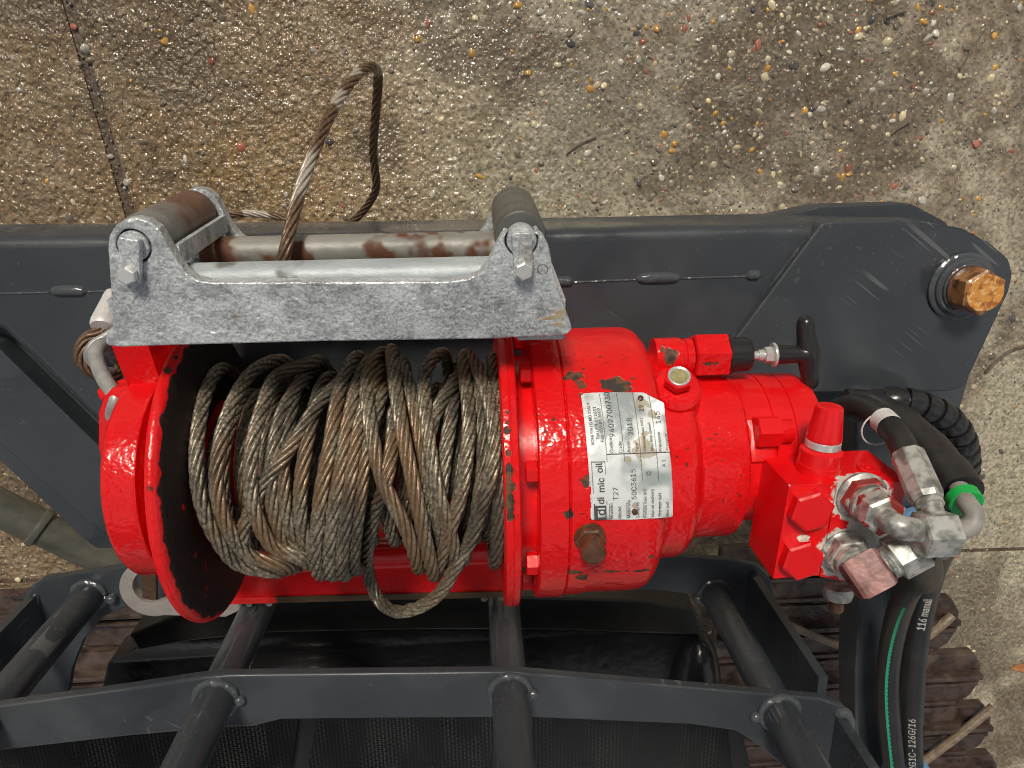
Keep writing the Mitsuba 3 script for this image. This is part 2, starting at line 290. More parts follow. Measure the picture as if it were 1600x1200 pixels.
def rope_col(p, n, uv):
    big = fbm(p.x * 22, p.y * 11, p.z * 11, 3); fine = fbm(p.x * 520, p.y * 520, p.z * 520, 2)
    c = mix((.115, .097, .072), (.33, .285, .212), smoothstep(.25, .75, fine))
    c = mix(c, (.20, .115, .058), smoothstep(.52, .68, fbm(p.x * 40 + 7, p.y * 14, p.z * 14, 3)) * .7)
    return mix(c, (.045, .04, .034), smoothstep(.50, .36, big) * .6)
M("rope_steel", rope_col, .42, metal=.45, bump=lambda p, n, uv: fbm(p.x * 620, p.y * 620, p.z * 620, 2) * .0003, eps=3e-4)
M("rope_rust", lambda p, n, uv: mix(mix((.06, .035, .022), (.22, .14, .085), fbm(p.x * 420, p.y * 420, p.z * 420, 2)), (.40, .36, .30), smoothstep(.6, .7, fbm(p.x * 30 + 1, p.y * 30, p.z * 30, 2))), .42, metal=.3, bump=lambda p, n, uv: fbm(p.x * 620, p.y * 620, p.z * 620, 2) * .0003, eps=3e-4)
M("rubber", lambda p, n, uv: mix((.012, .012, .013), (.026, .026, .027), fbm(p.x * 60, p.y * 60, p.z * 60, 3)), .38, bump=lambda p, n, uv: fbm(p.x * 300, p.y * 300, p.z * 300, 2) * .0002)
M("black_plastic", (.018, .018, .019), .26, bump=lambda p, n, uv: fbm(p.x * 200, p.y * 200, p.z * 200, 2) * .0002)
M("green_plastic", (.01, .36, .07), .25)
M("green_print", (.02, .33, .17), .4)
M("white_print", (.42, .41, .38), .5)
M("ink", (.07, .07, .075), .5)
M("blue_plastic", (.12, .24, .42), .4)
stain = blobs([(Pcyl(1002, 632, .1082), .0042, one), (Pcyl(1003, 700, .1082), .0055, (1.1, 1.6, 2)), (Pcyl(1018, 706, .1082), .004, one), (Pcyl(1020, 648, .1082), .003, one), (Pcyl(982, 718, .1082), .0022, one), (Pcyl(992, 790, .1082), .0022, one)])
M("label_foil", lambda p, n, uv: mix(mix((.33, .37, .38), (.70, .73, .73), smoothstep(.34, .58, fbm(p.x * 60, p.y * 60, p.z * 60, 3))), (.36, .30, .19), stain(p) * .75), .32, metal=.15, bump=lambda p, n, uv: fbm(p.x * 180, p.y * 180, p.z * 180, 2) * .0004)
M("bare_steel", lambda p, n, uv: mix((.21, .195, .18), (.35, .33, .31), fbm(p.x * 90 + p.y * 40, p.y * 220, p.z * 90, 3)), .5, metal=.15, bump=lambda p, n, uv: fbm(p.x * 200, p.y * 200, p.z * 200, 2) * .0002)
M("shackle_zinc", lambda p, n, uv: mix((.20, .20, .19), (.46, .46, .45), fbm(p.x * 130, p.y * 130, p.z * 130, 3)), .4, metal=.3, bump=lambda p, n, uv: fbm(p.x * 260, p.y * 260, p.z * 260, 2) * .0004)
M("pale_alloy", lambda p, n, uv: mix((.52, .51, .49), (.78, .77, .75), fbm(p.x * 60, p.y * 260, p.z * 60, 3)), .4, metal=.2)
M("hood_black", lambda p, n, uv: mix((.010, .010, .010), (.022, .022, .020), fbm(p.x * 30, p.y * 30, p.z * 30, 3)), .3, bump=lambda p, n, uv: fbm(p.x * 40, p.y * 40, p.z * 40, 3) * .0008)
M("hood_gloss", (.010, .010, .011), lambda p, n, uv: mi.Float(.17) + .16 * fbm(p.x * 30, p.y * 30, p.z * 30, 2), bump=lambda p, n, uv: fbm(p.x * 9, p.y * 9, p.z * 9, 2) * .006 + fbm(p.x * 90, p.y * 90, p.z * 90, 2) * .0009)
def holes(p):
    x, y = p.x * 310, p.y * 310; yf2 = dr.floor(y); x = x + yf2 * .5 - dr.floor(yf2 * .5)
    return dr.sqrt(dr.square(x - dr.floor(x) - .5) + dr.square(y - dr.floor(y) - .5))
M("screen_mesh", lambda p, n, uv: mix((.001, .001, .001), (.040, .039, .036), smoothstep(-.2, .7, dr.sin(p.x * 1400)) * smoothstep(.33, .43, holes(p)) * (.2 + .8 * smoothstep(.35, .7, fbm(p.x * 60, p.y * 14, 0, 3)))), .16, bump=lambda p, n, uv: smoothstep(.30, .42, holes(p)) * .0006, eps=2e-4)
def track_col(p, n, uv):
    f = fbm(p.x * 50, p.y * 50, p.z * 50, 4); c = mix((.024, .0155, .0125), (.062, .040, .033), smoothstep(.25, .75, f))
    return mix(c, (.105, .075, .058), smoothstep(.54, .74, fbm(p.x * 30 + 3, p.y * 30, p.z * 30, 4)) * .6)
M("track_steel", track_col, lambda p, n, uv: mi.Float(.16) + .34 * fbm(p.x * 50, p.y * 50, p.z * 50, 3), spec=.6, bump=lambda p, n, uv: fbm(p.x * 90, p.y * 90, p.z * 90, 4) * .0034 + fbm(p.x * 26, p.y * 26, p.z * 26, 2) * .006)
M("track_rod", lambda p, n, uv: mix((.09, .055, .035), (.27, .21, .15), fbm(p.x * 120, p.y * 120, p.z * 120, 3)), .4, bump=lambda p, n, uv: fbm(p.x * 180, p.y * 180, p.z * 180, 3) * .001)
M("pipe_steel", lambda p, n, uv: mix((.055, .057, .046), (.15, .145, .118), fbm(p.x * 30, p.y * 60, p.z * 60, 4)), .34, metal=.2, bump=lambda p, n, uv: fbm(p.x * 90, p.y * 90, p.z * 90, 3) * .0007)
# ground: wet, stained concrete with sand in it
g0 = lambda u, v: cn(P(u, v, ZC)[:2])
G = {k: g0(*q) for k, q in dict(gold=(420, 300), gold2=(640, 210), pale=(880, 270), pale2=(1560, 760), dark=(1080, 140), dark2=(260, 560), grey=(1300, 90)).items()}
def near(p, q, sx, sy): return dr.exp(-dr.square((p.x - q[0]) / sx) - dr.square((p.y - q[1]) / sy))
def ground_col(p, n, uv):
    w = fbm(p.x * 6, p.y * 6, 0, 4) - .5; f = fbm(p.x * 210, p.y * 210, 1, 3); m = fbm(p.x * 26, p.y * 26, 3, 4)
    c = mix((.20, .155, .105), (.37, .315, .235), smoothstep(.3, .7, m))
    left = smoothstep(.10, -.35, p.x + w * .5)
    c = mix(c, (.165, .108, .052), left * .75)
    c = mix(c, (.31, .185, .058), dr.minimum(near(p, G["gold"], .20, .10) + .6 * near(p, G["gold2"], .18, .10), 1) * (.55 + w))
    c = mix(c, (.36, .325, .235), dr.minimum(near(p, G["pale"], .30, .14) + near(p, G["pale2"], .22, .55), 1) * dr.clip(.75 + w * 1.6, 0, 1))
    c = mix(c, (.12, .10, .078), near(p, G["dark"], .30, .16) * dr.clip(.7 + 2 * w, 0, 1) * .8)
    c = mix(c, (.10, .072, .046), smoothstep(.48, .64, fbm(p.x * 7 + 4, p.y * 7, 7, 4)) * .65)
    return c * (.34 + 1.32 * f)
def ground_bump(p, n, uv): return fbm(p.x * 150, p.y * 150, 0, 3) * (.0030 + .0026 * smoothstep(.15, -.25, p.x)) + fbm(p.x * 22, p.y * 22, 2, 2) * .003
M("concrete", ground_col, lambda p, n, uv: mi.Float(.07) + .30 * smoothstep(.38, .68, fbm(p.x * 9, p.y * 9, 5, 3)), spec=.6, bump=ground_bump, eps=8e-4)
M("joint_dirt", lambda p, n, uv: mix((.05, .033, .022), (.14, .10, .065), fbm(p.x * 120, p.y * 120, 1, 3)), .5, bump=lambda p, n, uv: fbm(p.x * 220, p.y * 220, 0, 3) * .002)
scene["mat_pebble"] = {"type": "twosided", "bsdf": {"type": "principled", "base_color": {"type": "mesh_attribute", "name": "vertex_color"}, "roughness": .09, "specular": .7}}
M("leaf", lambda p, n, uv: mix((.30, .10, .03), (.45, .19, .07), fbm(p.x * 90, p.y * 90, 0, 3)), .4)
M("twig", lambda p, n, uv: mix((.05, .035, .025), (.16, .12, .09), fbm(p.x * 90, p.y * 90, 0, 3)), .5)

# ------------------------------------------------------------------ ground
rng = np.random.default_rng(7)
ga, gb = np.array(g0(105, 0)), np.array(g0(203, 335)); gd = unit(gb - ga)
ja, jb = np.array(g0(1475, 862)), np.array(g0(1600, 858)); jd = unit(jb - ja)
EXT = 40.0
big = Polygon([(-EXT, -EXT), (EXT, -EXT), (EXT, EXT), (-EXT, EXT)])
add("ground", box((-EXT, -EXT, -.06), (EXT, EXT, -.0035), .001), "joint_dirt"); tag("ground", "brown dirt bed showing in the joints of the wet concrete", kind="structure")
cut = LineString([ga - gd * 99, ga + gd * 99]).buffer(.0085).union(LineString([ja - jd * 99, ja + jd * 99]).buffer(.0038))
for g in sorted(big.difference(cut).geoms, key=lambda q: (q.centroid.x, q.centroid.y)):
    part("ground", "slab", plate(g, -.0034, .0, .0016, step=99), "concrete", 30)
def pebbles():
    ico = trimesh.creation.icosphere(subdivisions=0); ico1 = trimesh.creation.icosphere(subdivisions=1)
    lo, hi = np.array([-1.05, -1.05]), np.array([1.15, .75])
    V, Fc, C, o = [], [], [], 0
    def group(n, mesh, smin, smax, pal, wts, dens, sink):
        nonlocal o
        xy = lo + rng.random((n * 3, 2)) * (hi - lo)
        keep = rng.random(len(xy)) < dens(xy); xy = xy[keep][:n]; n = len(xy)
        hid = (xy[:, 1] < -.60) & (np.abs(xy[:, 0]) < .45); xy = xy[~hid]; n = len(xy)
        s = smin * (smax / smin) ** (rng.random(n) ** 2.0); ang = rng.random(n) * 6.283
        sc = np.stack([s * rng.uniform(.8, 1.35, n), s * rng.uniform(.6, 1.0, n), s * rng.uniform(.45, .75, n)], 1)
        col = np.asarray(pal)[rng.choice(len(pal), n, p=np.asarray(wts) / sum(wts))] * rng.uniform(.65, 1.25, (n, 1))
        v = mesh.vertices[None] * (1 + rng.normal(0, .07, (n, len(mesh.vertices), 1))) * sc[:, None]
        tx, ty = rng.normal(0, .22, (2, n))
        c_, s_ = np.cos(ang)[:, None], np.sin(ang)[:, None]
        x, y, z = v[..., 0] * c_ - v[..., 1] * s_, v[..., 0] * s_ + v[..., 1] * c_, v[..., 2]
        z = z + x * tx[:, None] + y * ty[:, None]
        v = np.stack([x + xy[:, :1], y + xy[:, 1:], z - (sc[:, 2] * sink)[:, None]], -1)
        k = len(mesh.vertices)
        V.append(v.reshape(-1, 3)); Fc.append((mesh.faces[None] + (np.arange(n) * k)[:, None, None] + o).reshape(-1, 3)); C.append(np.repeat(col, k, 0)); o += n * k
    grav = lambda xy: np.clip(.30 + .75 * np.exp(-((xy[:, 0] - .58) / .40) ** 2 - ((xy[:, 1] - .28) / .42) ** 2) + .30 * (xy[:, 0] < -.1) * (xy[:, 1] > 0), 0, 1)
    group(46000, ico, .0012, .0034, [(.20, .17, .12), (.36, .33, .27), (.50, .46, .38), (.12, .10, .075), (.27, .19, .10)], [5, 2.6, .8, 2.4, 2], lambda xy: .35 + .65 * grav(xy), .35)
    group(8000, ico1, .0028, .0088, [(.40, .33, .22), (.48, .45, .38), (.18, .15, .11), (.09, .085, .08), (.50, .27, .06), (.34, .12, .075), (.55, .47, .30), (.24, .20, .16)], [4, 2, 4, 1.2, 1.6, 1.0, 2, 4], lambda xy: np.clip(.10 + .9 * np.exp(-((xy[:, 0] - .55) / .36) ** 2 - ((xy[:, 1] - .30) / .45) ** 2), 0, 1), .45)
    return trimesh.Trimesh(np.vstack(V), np.vstack(Fc), process=False), np.vstack(C)
pm, pc = pebbles()
add("gravel", pm, "pebble", True, color=pc); tag("gravel", "small rounded pebbles bedded in the wet concrete surface", "gravel", kind="stuff")

# ------------------------------------------------------------------ support beam across the front
HB = 0.655; ZB = ZC - HB
K = "support_beam"; tag(K, "dark grey painted steel beam crossing behind the galvanised roller frame", "beam")
beam_pts = px([(-260, 374), (600, 357), (1283, 342), (1420, 345), (1470, 400), (1440, 610), (1140, 616), (700, 620), (170, 705), (-260, 330 + 90)], HB)
bp = px([(-260, 372), (600, 364), (1310, 349), (1440, 352), (1500, 420), (1480, 605), (1130, 615), (600, 660), (178, 690), (4, 520), (-260, 270 + 170)], HB)
part(K, "box_section", plate(rounded(bp, .006), ZB - .118, ZB, .010, 6), "grey_paint")
dg = px([(-260, 300 + 175), (-8, 538), (170, 712), (330, 700), (330, 835), (168, 838), (150, 828), (140, 818), (0, 694), (-260, 470)], HB + .006)
part(K, "gusset_plate", plate(rounded(dg, .006), ZB - .030, ZB - .006, .002), "grey_paint")
lw = px([(-260, 380), (0, 430), (250, 560), (330, 700), (330, 858), (150, 858), (138, 850), (0, 722), (-260, 480 + 15)], HB + .03)
part(K, "lower_plate", plate(rounded(lw, .006), ZB - .045, ZB - .031, .002), "grey_paint")
HK = HB - .009
kp = px([(1284, 348), (1300, 345), (1428, 343), (1505, 357), (1548, 380), (1577, 405), (1583, 428), (1577, 455), (1512, 595), (1500, 608), (1480, 612), (1137, 614), (1125, 560)], HK)
part(K, "knuckle_plate", plate(rounded(kp, .008), ZB - .02, ZC - HK, .0022), "grey_paint")
lk = px([(1180, 345), (1285, 322), (1424, 318), (1475, 345), (1560, 430), (1500, 640), (1490, 660), (1330, 660), (1180, 640)], HB + .085)
part(K, "lower_lug", plate(rounded(lk, .01), ZB - .12, ZB - .085, .002), "grey_paint")
part(K, "seam_bead", weld(path([P(1284, 350, HB - .001), P(1225, 425, HB - .001), P(1165, 508, HB - .001), P(1142, 535, HB - .001)], .0025), .0042, 5), "weld_paint")
for i, (u0, v0, u1, v1, r) in enumerate([(78, 455, 138, 455, .0052), (862, 441, 898, 440, .005), (992, 436, 1064, 434, .0055), (1162, 431, 1190, 430, .005)]):
    p = path([P(u0, v0, HB + .001), P((u0 + u1) / 2, (v0 + v1) / 2 - 1, HB + .001), P(u1, v1, HB + .001)], .003)
    k = np.linspace(-1, 1, len(p)); part(K, "weld_bead", tube(p, r * np.sqrt(np.maximum(1 - k ** 4, .02)), 16), "weld_paint")
for i, (u0, v0, u1, v1) in enumerate([(-60, 460, 78, 457), (138, 456, 170, 455), (898, 441, 992, 437), (1064, 435, 1165, 432)]):
    part(K, "seam_ridge", tube([P(u0, v0, HB), P(u1, v1, HB)], .0011, 8), "weld_paint")
bo = P(1500, 447, HK)
part(K, "washer", rev([(-.004, .026), (.0, .0305), (.003, .031), (.0045, .0292), (.005, .0270), (.0075, .0266), (.009, .025)], bo, ZA, 64), "weld_paint")
part(K, "washer", rev([(.008, .020), (.0085, .0222), (.0112, .0222), (.012, .021)], bo, ZA, 64), "weld_paint")
bk = part(K, "pivot_bolt", rev([(.011, .019), (.012, .0208), (.014, .0205), (.0155, .018)], bo, ZA, 64), "dark_rust", label="rusty orange hex bolt in the rounded end of the beam")
part(bk, "hex_head", hexa(bo + ZA * .0145, ZA, .0355, .020, .0022, .55), "head_rust", False)
part(bk, "head_face", rev([(.034, .0166), (.0350, .0166), (.0356, .0158), (.0353, .0115), (.0348, .0105), (.0350, .004), (.0350, .0005)], bo, ZA, 48), "orange_rust")

# ------------------------------------------------------------------ pipe guard
K = "pipe_guard"; tag(K, "dark grey welded guard of flat bars and round tubes below the red winch", "guard")
HU, HL = 0.54, 0.73; TB = .0098
up = px([(-300, 1140), (-20, 1106), (200, 1076), (305, 1060), (360, 1055), (800, 1050), (1230, 1087), (1285, 1092), (1318, 1104), (1340, 1130), (1345, 1160), (1420, 1262), (1340, 1275), (1235, 1210), (1190, 1168), (1150, 1143), (1080, 1133), (830, 1122), (620, 1123), (440, 1125), (395, 1136), (360, 1137), (200, 1151), (-20, 1176), (-300, 1212)], HU)
part(K, "upper_bar", plate(rounded(up, .004), ZC - HU - TB, ZC - HU, .0024, 4), "grey_paint", label="nearer flat bar of the guard with kinked top edge")
lo = px([(34, 975), (36, 938), (46, 918), (66, 905), (230, 880), (420, 866), (780, 862), (1060, 870), (1150, 876), (1185, 884), (1203, 902), (1212, 940), (1215, 985), (1160, 985), (1120, 948), (1085, 930), (1030, 922), (640, 915), (330, 930), (200, 945), (160, 965), (130, 1000), (112, 1045), (106, 1085), (40, 1085)], HL)
part(K, "lower_bar", plate(rounded(lo, .006), ZC - HL - TB, ZC - HL, .0013), "grey_paint", label="farther flat bar of the guard behind the winch")
def tube_at(u, v, h, h0, h1, r=.0175):
    q = P(u, v, h); return np.array([q[0], q[1], ZC - h0]), np.array([q[0], q[1], ZC - h1])
for i, (u, v, hi) in enumerate([(140, 930, .36), (338, 1090, .36), (797, 1080, .36), (1217, 1112, .36)]):
    h = HL if i == 0 else HU
    a, b = tube_at(u, v, h, HL - .001, HU + TB * .9 if i else .36); r = .0165
    part(K, "tube", cyl(a, ZA, r, b[2] - a[2], .0006, 40), "grey_paint"); part(K, "weld_bead", ring_weld(a, ZA, r + .0008, .0036, i), "weld_paint")
    if i in (0, 3): part(K, "weld_bead", trimesh.Trimesh(*(lambda m: (m.vertices * [.006, .006, .007] + a + [(.025 if i == 0 else -.02), -.004, .002], m.faces))(trimesh.creation.icosphere(subdivisions=2)), process=False), "weld_paint")
    if i:
        a, b = tube_at(u, v, HU, HU - .001, .30)
        part(K, "tube", cyl(a, ZA, r, b[2] - a[2], .0006, 40), "grey_paint"); part(K, "weld_bead", ring_weld(a, ZA, r + .0008, .0037, 20 + i), "weld_paint")
        part(K, "weld_bead", trimesh.Trimesh(*(lambda m: (m.vertices * [.0055, .005, .0045] + a + [(.020 if i < 3 else -.022), -.003, .001], m.faces))(trimesh.creation.icosphere(subdivisions=2)), process=False), "weld_paint")
for (u0, v0, u1, v1, sgn) in [(1176, 893, 1172, 985, 1), (62, 928, 72, 1010, -1)]:
    q0, q1 = P(u0, v0, HL), P(u1, v1, HL)
    m = box((min(q0[0], q1[0]) - .004, q1[1], ZC - HL + .0005), (min(q0[0], q1[0]) + .005, q0[1], ZC - .30 if sgn < 0 else ZC - HU - TB - .0005), .001)
    part(K, "side_bar", m, "grey_paint")
    part(K, "weld_bead", weld(path([q0 + [.004 * sgn, .001, .001], (q0 + q1) / 2 + [.006 * sgn, 0, .001], q1 + [.004 * sgn, 0, .001]], .003), .0045, 9), "weld_paint")
q0 = P(1312, 1118, HU)
part(K, "side_bar", box((q0[0] - .004, q0[1] - .06, ZC - HU + .0005), (q0[0] + .005, q0[1], ZC - .30), .001), "grey_paint")
part(K, "weld_bead", weld(path([q0 + [-.006, .003, .001], q0 + [.004, .004, .001], q0 + [.009, -.006, .001], q0 + [.009, -.03, .001]], .003), .0055, 11), "weld_paint")

# ------------------------------------------------------------------ engine hood and screen behind the guard
K = "engine_hood"; tag(K, "black glossy engine hood panel between the guard bars", "hood")
HH = .84
hp = px([(195, 1000), (330, 940), (640, 925), (1000, 938), (1085, 950), (1100, 985), (1118, 1060), (1130, 1130), (150, 1130), (165, 1055)], HH)
part(K, "front_band", plate(rounded(px([(200, 992), (310, 945), (640, 928), (1000, 938), (1086, 952), (1102, 994), (860, 985), (640, 985), (420, 990), (300, 1002), (215, 1018)], HH), .006), ZC - HH - .05, ZC - HH, .004), "hood_black")
def drape(V):
    V = V.copy(); y0 = P(640, 985, HH)[1]; x0, x1 = P(300, 1010, HH)[0], P(1060, 1000, HH)[0]
    k = np.clip((y0 - V[:, 1]) / .05, 0, 1); V[:, 2] -= .012 + .02 * k * k
    return V
gl = rounded(px([(150, 1062), (212, 1016), (300, 1001), (420, 989), (640, 984), (860, 984), (1103, 993), (1140, 1200), (120, 1200)], HH), .003)
part(K, "rear_panel", plate(gl, ZC - HH - .06, ZC - HH, .003, place=drape, step=.012), "hood_gloss")
def dome(cx, cy, sx, sy, sz):
    m = trimesh.creation.icosphere(subdivisions=4); v = m.vertices * [sx, sy, sz] + P(cx, cy, HH + .02); return trimesh.Trimesh(v, m.faces, process=False)
part(K, "bulge", dome(490, 1100, .11, .085, .05), "hood_gloss"); part(K, "bulge", dome(1085, 1065, .035, .085, .045), "hood_gloss")
K = "radiator_screen"; tag(K, "black perforated radiator screen at the bottom below the nearer guard bar", "radiator screen")
HS = .70
for us in ([(-250, 1120), (-20, 1120), (470, 1100), (445, 1260), (-250, 1300)], [(500, 1100), (772, 1090), (765, 1260), (470, 1260)], [(785, 1090), (1135, 1110), (1150, 1260), (780, 1260)]):
    part(K, "mesh_panel", plate(px(us, HS), ZC - HS - .004, ZC - HS, .0008), "screen_mesh")
part(K, "frame", plate(rounded(px([(-260, 1135), (600, 1100), (1150, 1112), (1190, 1280), (-260, 1320)], HS + .02), .004), ZC - HS - .05, ZC - HS - .0105, .002), "black_plastic")

# ------------------------------------------------------------------ tracks, arm, pipe
def track(K, x0, x1, ys, h, ends, seed, rods=()):
    r = np.random.default_rng(seed)
    for i, y in enumerate(ys):
        e = ends(i); z = ZC - h
        part(K, "pad", plate(rounded([(x0, y), (e - .03, y), (e - .006, y + .018), (e + .008, y + .05), (e + .004, y + .085), (e - .014, y + .113), (x0, y + .113)], .005), z - .02, z, .003), "track_steel")
        part(K, "grouser", box((x0 + .002, y + .070, z - .002), (e - .004, y + .080, z + .022), .003), "track_steel")
        part(K, "grouser", box((x0 + .002, y + .050, z - .002), (e - .004, y + .057, z + .012), .002), "track_steel")
        part(K, "rib", box((x0 + .002, y + .004, z - .002), (e - .034, y + .012, z + .006), .002), "track_steel")
    for a, b, rr in rods: part(K, "anti_skid_rod", tube(path([a, (a + b) / 2 + [0, 0, .002], b], .01), rr, 10), "track_rod")
HT = 1.08
tag("crawler_track", "muddy brown steel track at lower right beside the hoses", "track", "crawler tracks of the machine")
yb = [P(1300, v, HT)[1] for v in (905, 968, 1030, 1110, 1200)]
ys = [yb[0] - .045 - .119 * i for i in range(6)]
eR = [P(u, v, HT)[0] for u, v in ((1462, 930), (1490, 985), (1528, 1050), (1548, 1110), (1560, 1180), (1565, 1230), (1570, 1300))]
track("crawler_track", P(1120, 960, HT)[0], 0, ys, HT, lambda i: eR[i], 3,
      [(P(1235, 978, HT - .02), P(1345, 1022, HT - .02), .007), (P(1440, 1192, HT - .02), P(1552, 1104, HT - .02), .008), (P(1440, 1000, HT - .02), P(1488, 961, HT - .02), .008)])
tag("crawler_track_001", "muddy brown steel track at lower left beyond the guard corner", "track", "crawler tracks of the machine")
xl = P(250, 1000, HT)[0]
def mirror_track(K):
    for y in [P(0, 925, HT)[1] - .119 * i for i in range(1, 6)]:
        z = ZC - HT; w = P(-30, 950, HT)[0]
        part(K, "pad", plate(rounded([(xl, y), (xl, y + .113), (w + .02, y + .113), (w, y + .09), (w - .008, y + .05), (w, y + .018)], .004), z - .02, z, .003), "track_steel")
        part(K, "grouser", box((w + .006, y + .070, z - .002), (xl - .002, y + .080, z + .022), .003), "track_steel")
        part(K, "grouser", box((w + .006, y + .050, z - .002), (xl - .002, y + .057, z + .012), .002), "track_steel")
mirror_track("crawler_track_001")
K = "side_arm"; tag(K, "dark grey steel arm running down beside the track under the black hoses", "arm"); HA = .80
part(K, "box_section", plate(rounded(px([(1335, 640), (1478, 632), (1462, 860), (1446, 1060), (1436, 1260), (1338, 1300), (1336, 1050), (1346, 880)], HA), .004), ZC - HA - .05, ZC - HA, .003), "grey_paint")
part(K, "edge_strip", plate(rounded(px([(1452, 870), (1462, 870), (1447, 1060), (1437, 1240), (1427, 1240), (1436, 1060)], HA - .012), .001), ZC - HA - .001, ZC - HA + .012, .001), "grey_paint")
K = "steel_pipe"; tag(K, "grey weathered steel pipe with a thicker end lying at left edge below the beam", "pipe")
a, b = P(-120, 735, .93), P(250, 915, .98); d = b - a; L = np.linalg.norm(d)
part(K, "pipe_body", rev([(L * .44, .0225), (L * .47, .0235), (L * 1.0, .0235)], a, d, 48), "pipe_steel")
part(K, "pipe_sleeve", rev([(0, .0245), (L * .445, .0250), (L * .45, .0278), (L * .462, .0286), (L * .475, .0278), (L * .482, .0236)], a, d, 48), "pipe_steel")

# ------------------------------------------------------------------ winch
K = "winch"; tag(K, "bright red hydraulic winch with worn paint and a silver data label", "winch")
prof = lambda pr, n=96: rev([(x, r) for x, r in pr], W(0), XA, n)
part(K, "drum", prof([(-.229, .058), (-.010, .058)]), "red_paint")
fl = part(K, "drum_flange", prof([(-.2455, .04), (-.2455, .1135), (-.244, .1162), (-.2412, .1170), (-.2382, .1160), (-.2362, .1135), (-.2340, .1085), (-.2290, .085), (-.2285, .05)], 128), "red_flange", 50, label="left drum flange with black greasy inner face")
part(K, "side_plate", prof([(-.0095, .05), (-.0095, .1135), (-.0085, .1150), (-.0045, .1156), (-.0035, .1148), (-.0025, .1156), (.0008, .1150), (.0018, .1135), (.0018, .05)], 128), "red_paint", label="right side plate with row of chips along its rim")
# left bearing housing with its neck up to the roller frame
part(K, "bearing_housing", prof([(-.293, .03), (-.293, .0745), (-.2915, .0775), (-.289, .0795), (-.270, .0795), (-.2672, .0785), (-.266, .076), (-.266, .03)], 96), "red_paint")
part(K, "bearing_collar", prof([(-.266, .064), (-.2396, .064)]), "red_paint")
def atx(u, v, x): d = ray(u, v); return CAM + d * (x / d[0])
hx0, hx1 = W(-.293)[0], W(-.266)[0]
n0, n1 = atx(201, 612, hx0), atx(173, 541, hx0)
nd = unit(n1 - n0) * [0, 1, 1]
yz = [(n0 - nd * .03)[1:], (n0)[1:], (n1)[1:], (n1)[1:] + [.004, -.002], (n1)[1:] + [.03, -.03], (n0 - nd * .03)[1:] + [.02, -.05]]
part(K, "neck_plate", plate(rounded([tuple(q) for q in yz], .003), hx0, hx1, .0016, place=lambda V: V[:, [2, 0, 1]]), "red_paint")
part(K, "neck_plate", box((hx1 - .001, n0[1] - .02, n1[2] - .09), (W(-.236)[0], n0[1] + .02, n1[2] - .03), .002), "red_smooth")
part(K, "ear", plate(rounded(px([(152, 700), (152, 645), (160, 622), (172, 608), (240, 600), (250, 720), (157, 722)], .563), .004), ZC - .580, ZC - .563, .003), "red_paint")
part(K, "tie_bar", cyl(W(-.224, *(P(600, 868, .63) - A)[1:]), XA, .013, .222, .0005, 32), "red_smooth")
HTR = .64
part(K, "tray", plate(px([(335, 860), (600, 845), (812, 842), (806, 932), (786, 932), (600, 937), (352, 944)], HTR), ZC - HTR - .0065, ZC - HTR, .0008), "red_tray")
part(K, "tray_lip", plate(px([(348, 936), (600, 929), (790, 925), (790, 934), (600, 938), (354, 945)], HTR - .003), ZC - HTR + .0003, ZC - HTR + .003, .0008), "tray_lip", label="front lip of the tray, red at left then bare and brown")
for u, v in ((388, 942), (419, 941), (757, 934), (782, 932)):
    q = P(u, v + 4, HTR + .004); part(K, "bracket_bolt", cyl(q - ZA * .014, ZA, .0035, .012), "zinc")
for u, v in ((405, 952), (767, 945)):
    q = P(u, v, HTR + .02); part(K, "bracket_rib", obox(q, XA, YA, ZA, .0045, .024, .018, .001), "grey_paint")
# gearbox
part(K, "hub", prof([(.0016, .086), (.0150, .086)]), "red_smooth")
gf = prof([(.0145, .04), (.0145, .1075), (.0155, .1092), (.0170, .1096), (.0345, .1096), (.0352, .1086), (.0354, .1066), (.0362, .1062), (.0365, .1076), (.0372, .1082), (.0500, .1082)], 128)
part(K, "gear_flange", gf, "red_paint")
part(K, "gearbox", prof([(.0500, .1076), (.0508, .1070), (.0900, .1070), (.0960, .1062), (.1005, .1040), (.1040, .1000), (.1060, .0950), (.1066, .0895), (.1072, .0865), (.1100, .0845), (.1150, .0835), (.1270, .0832), (.1320, .0815), (.1352, .0780), (.1366, .0730), (.1385, .0700), (.1420, .0686), (.1560, .0682), (.1730, .0680), (.1762, .0668), (.1775, .0640), (.1776, .03)], 128), "red_paint", 40)
mot = part(K, "motor", rev([(.1776, .03), (.1776, .0600), (.1790, .0612), (.1980, .0610), (.1986, .0598), (.1994, .0598), (.2000, .0609), (.2150, .0607), (.2156, .0594), (.2164, .0594), (.2170, .0604), (.2350, .0600), (.2400, .0575), (.2430, .0520), (.2435, .03)], W(0, .004, -.002), XA, 96), "red_smooth")
for a in range(8):                                                       # bolts of the gear flange, heads in the gap
    t = math.radians(a * 45 + 19); q = W(.0145, .0985 * math.sin(t), .0985 * math.cos(t))
    if math.cos(t - math.radians(23)) > -.35: part(K, "flange_bolt", hexa(q, -XA, .0145, .0085, .001, a), "red_smooth", False)
q = Pcyl(1192, 674, .066); part(K, "motor_bolt", hexa(q - XA * .006, XA, .021, .018, .001, .3), "red_smooth", False); part(K, "motor_bolt", cyl(q + XA * .011, XA, .0088, .011, .001, 32), "red_smooth")
q2 = Pcyl(1187, 690, .055); part(K, "motor_lug", obox(q2 - radial(q2) * .012, XA, np.cross(radial(q2), XA), radial(q2), .022, .034, .019, .004), "red_smooth")
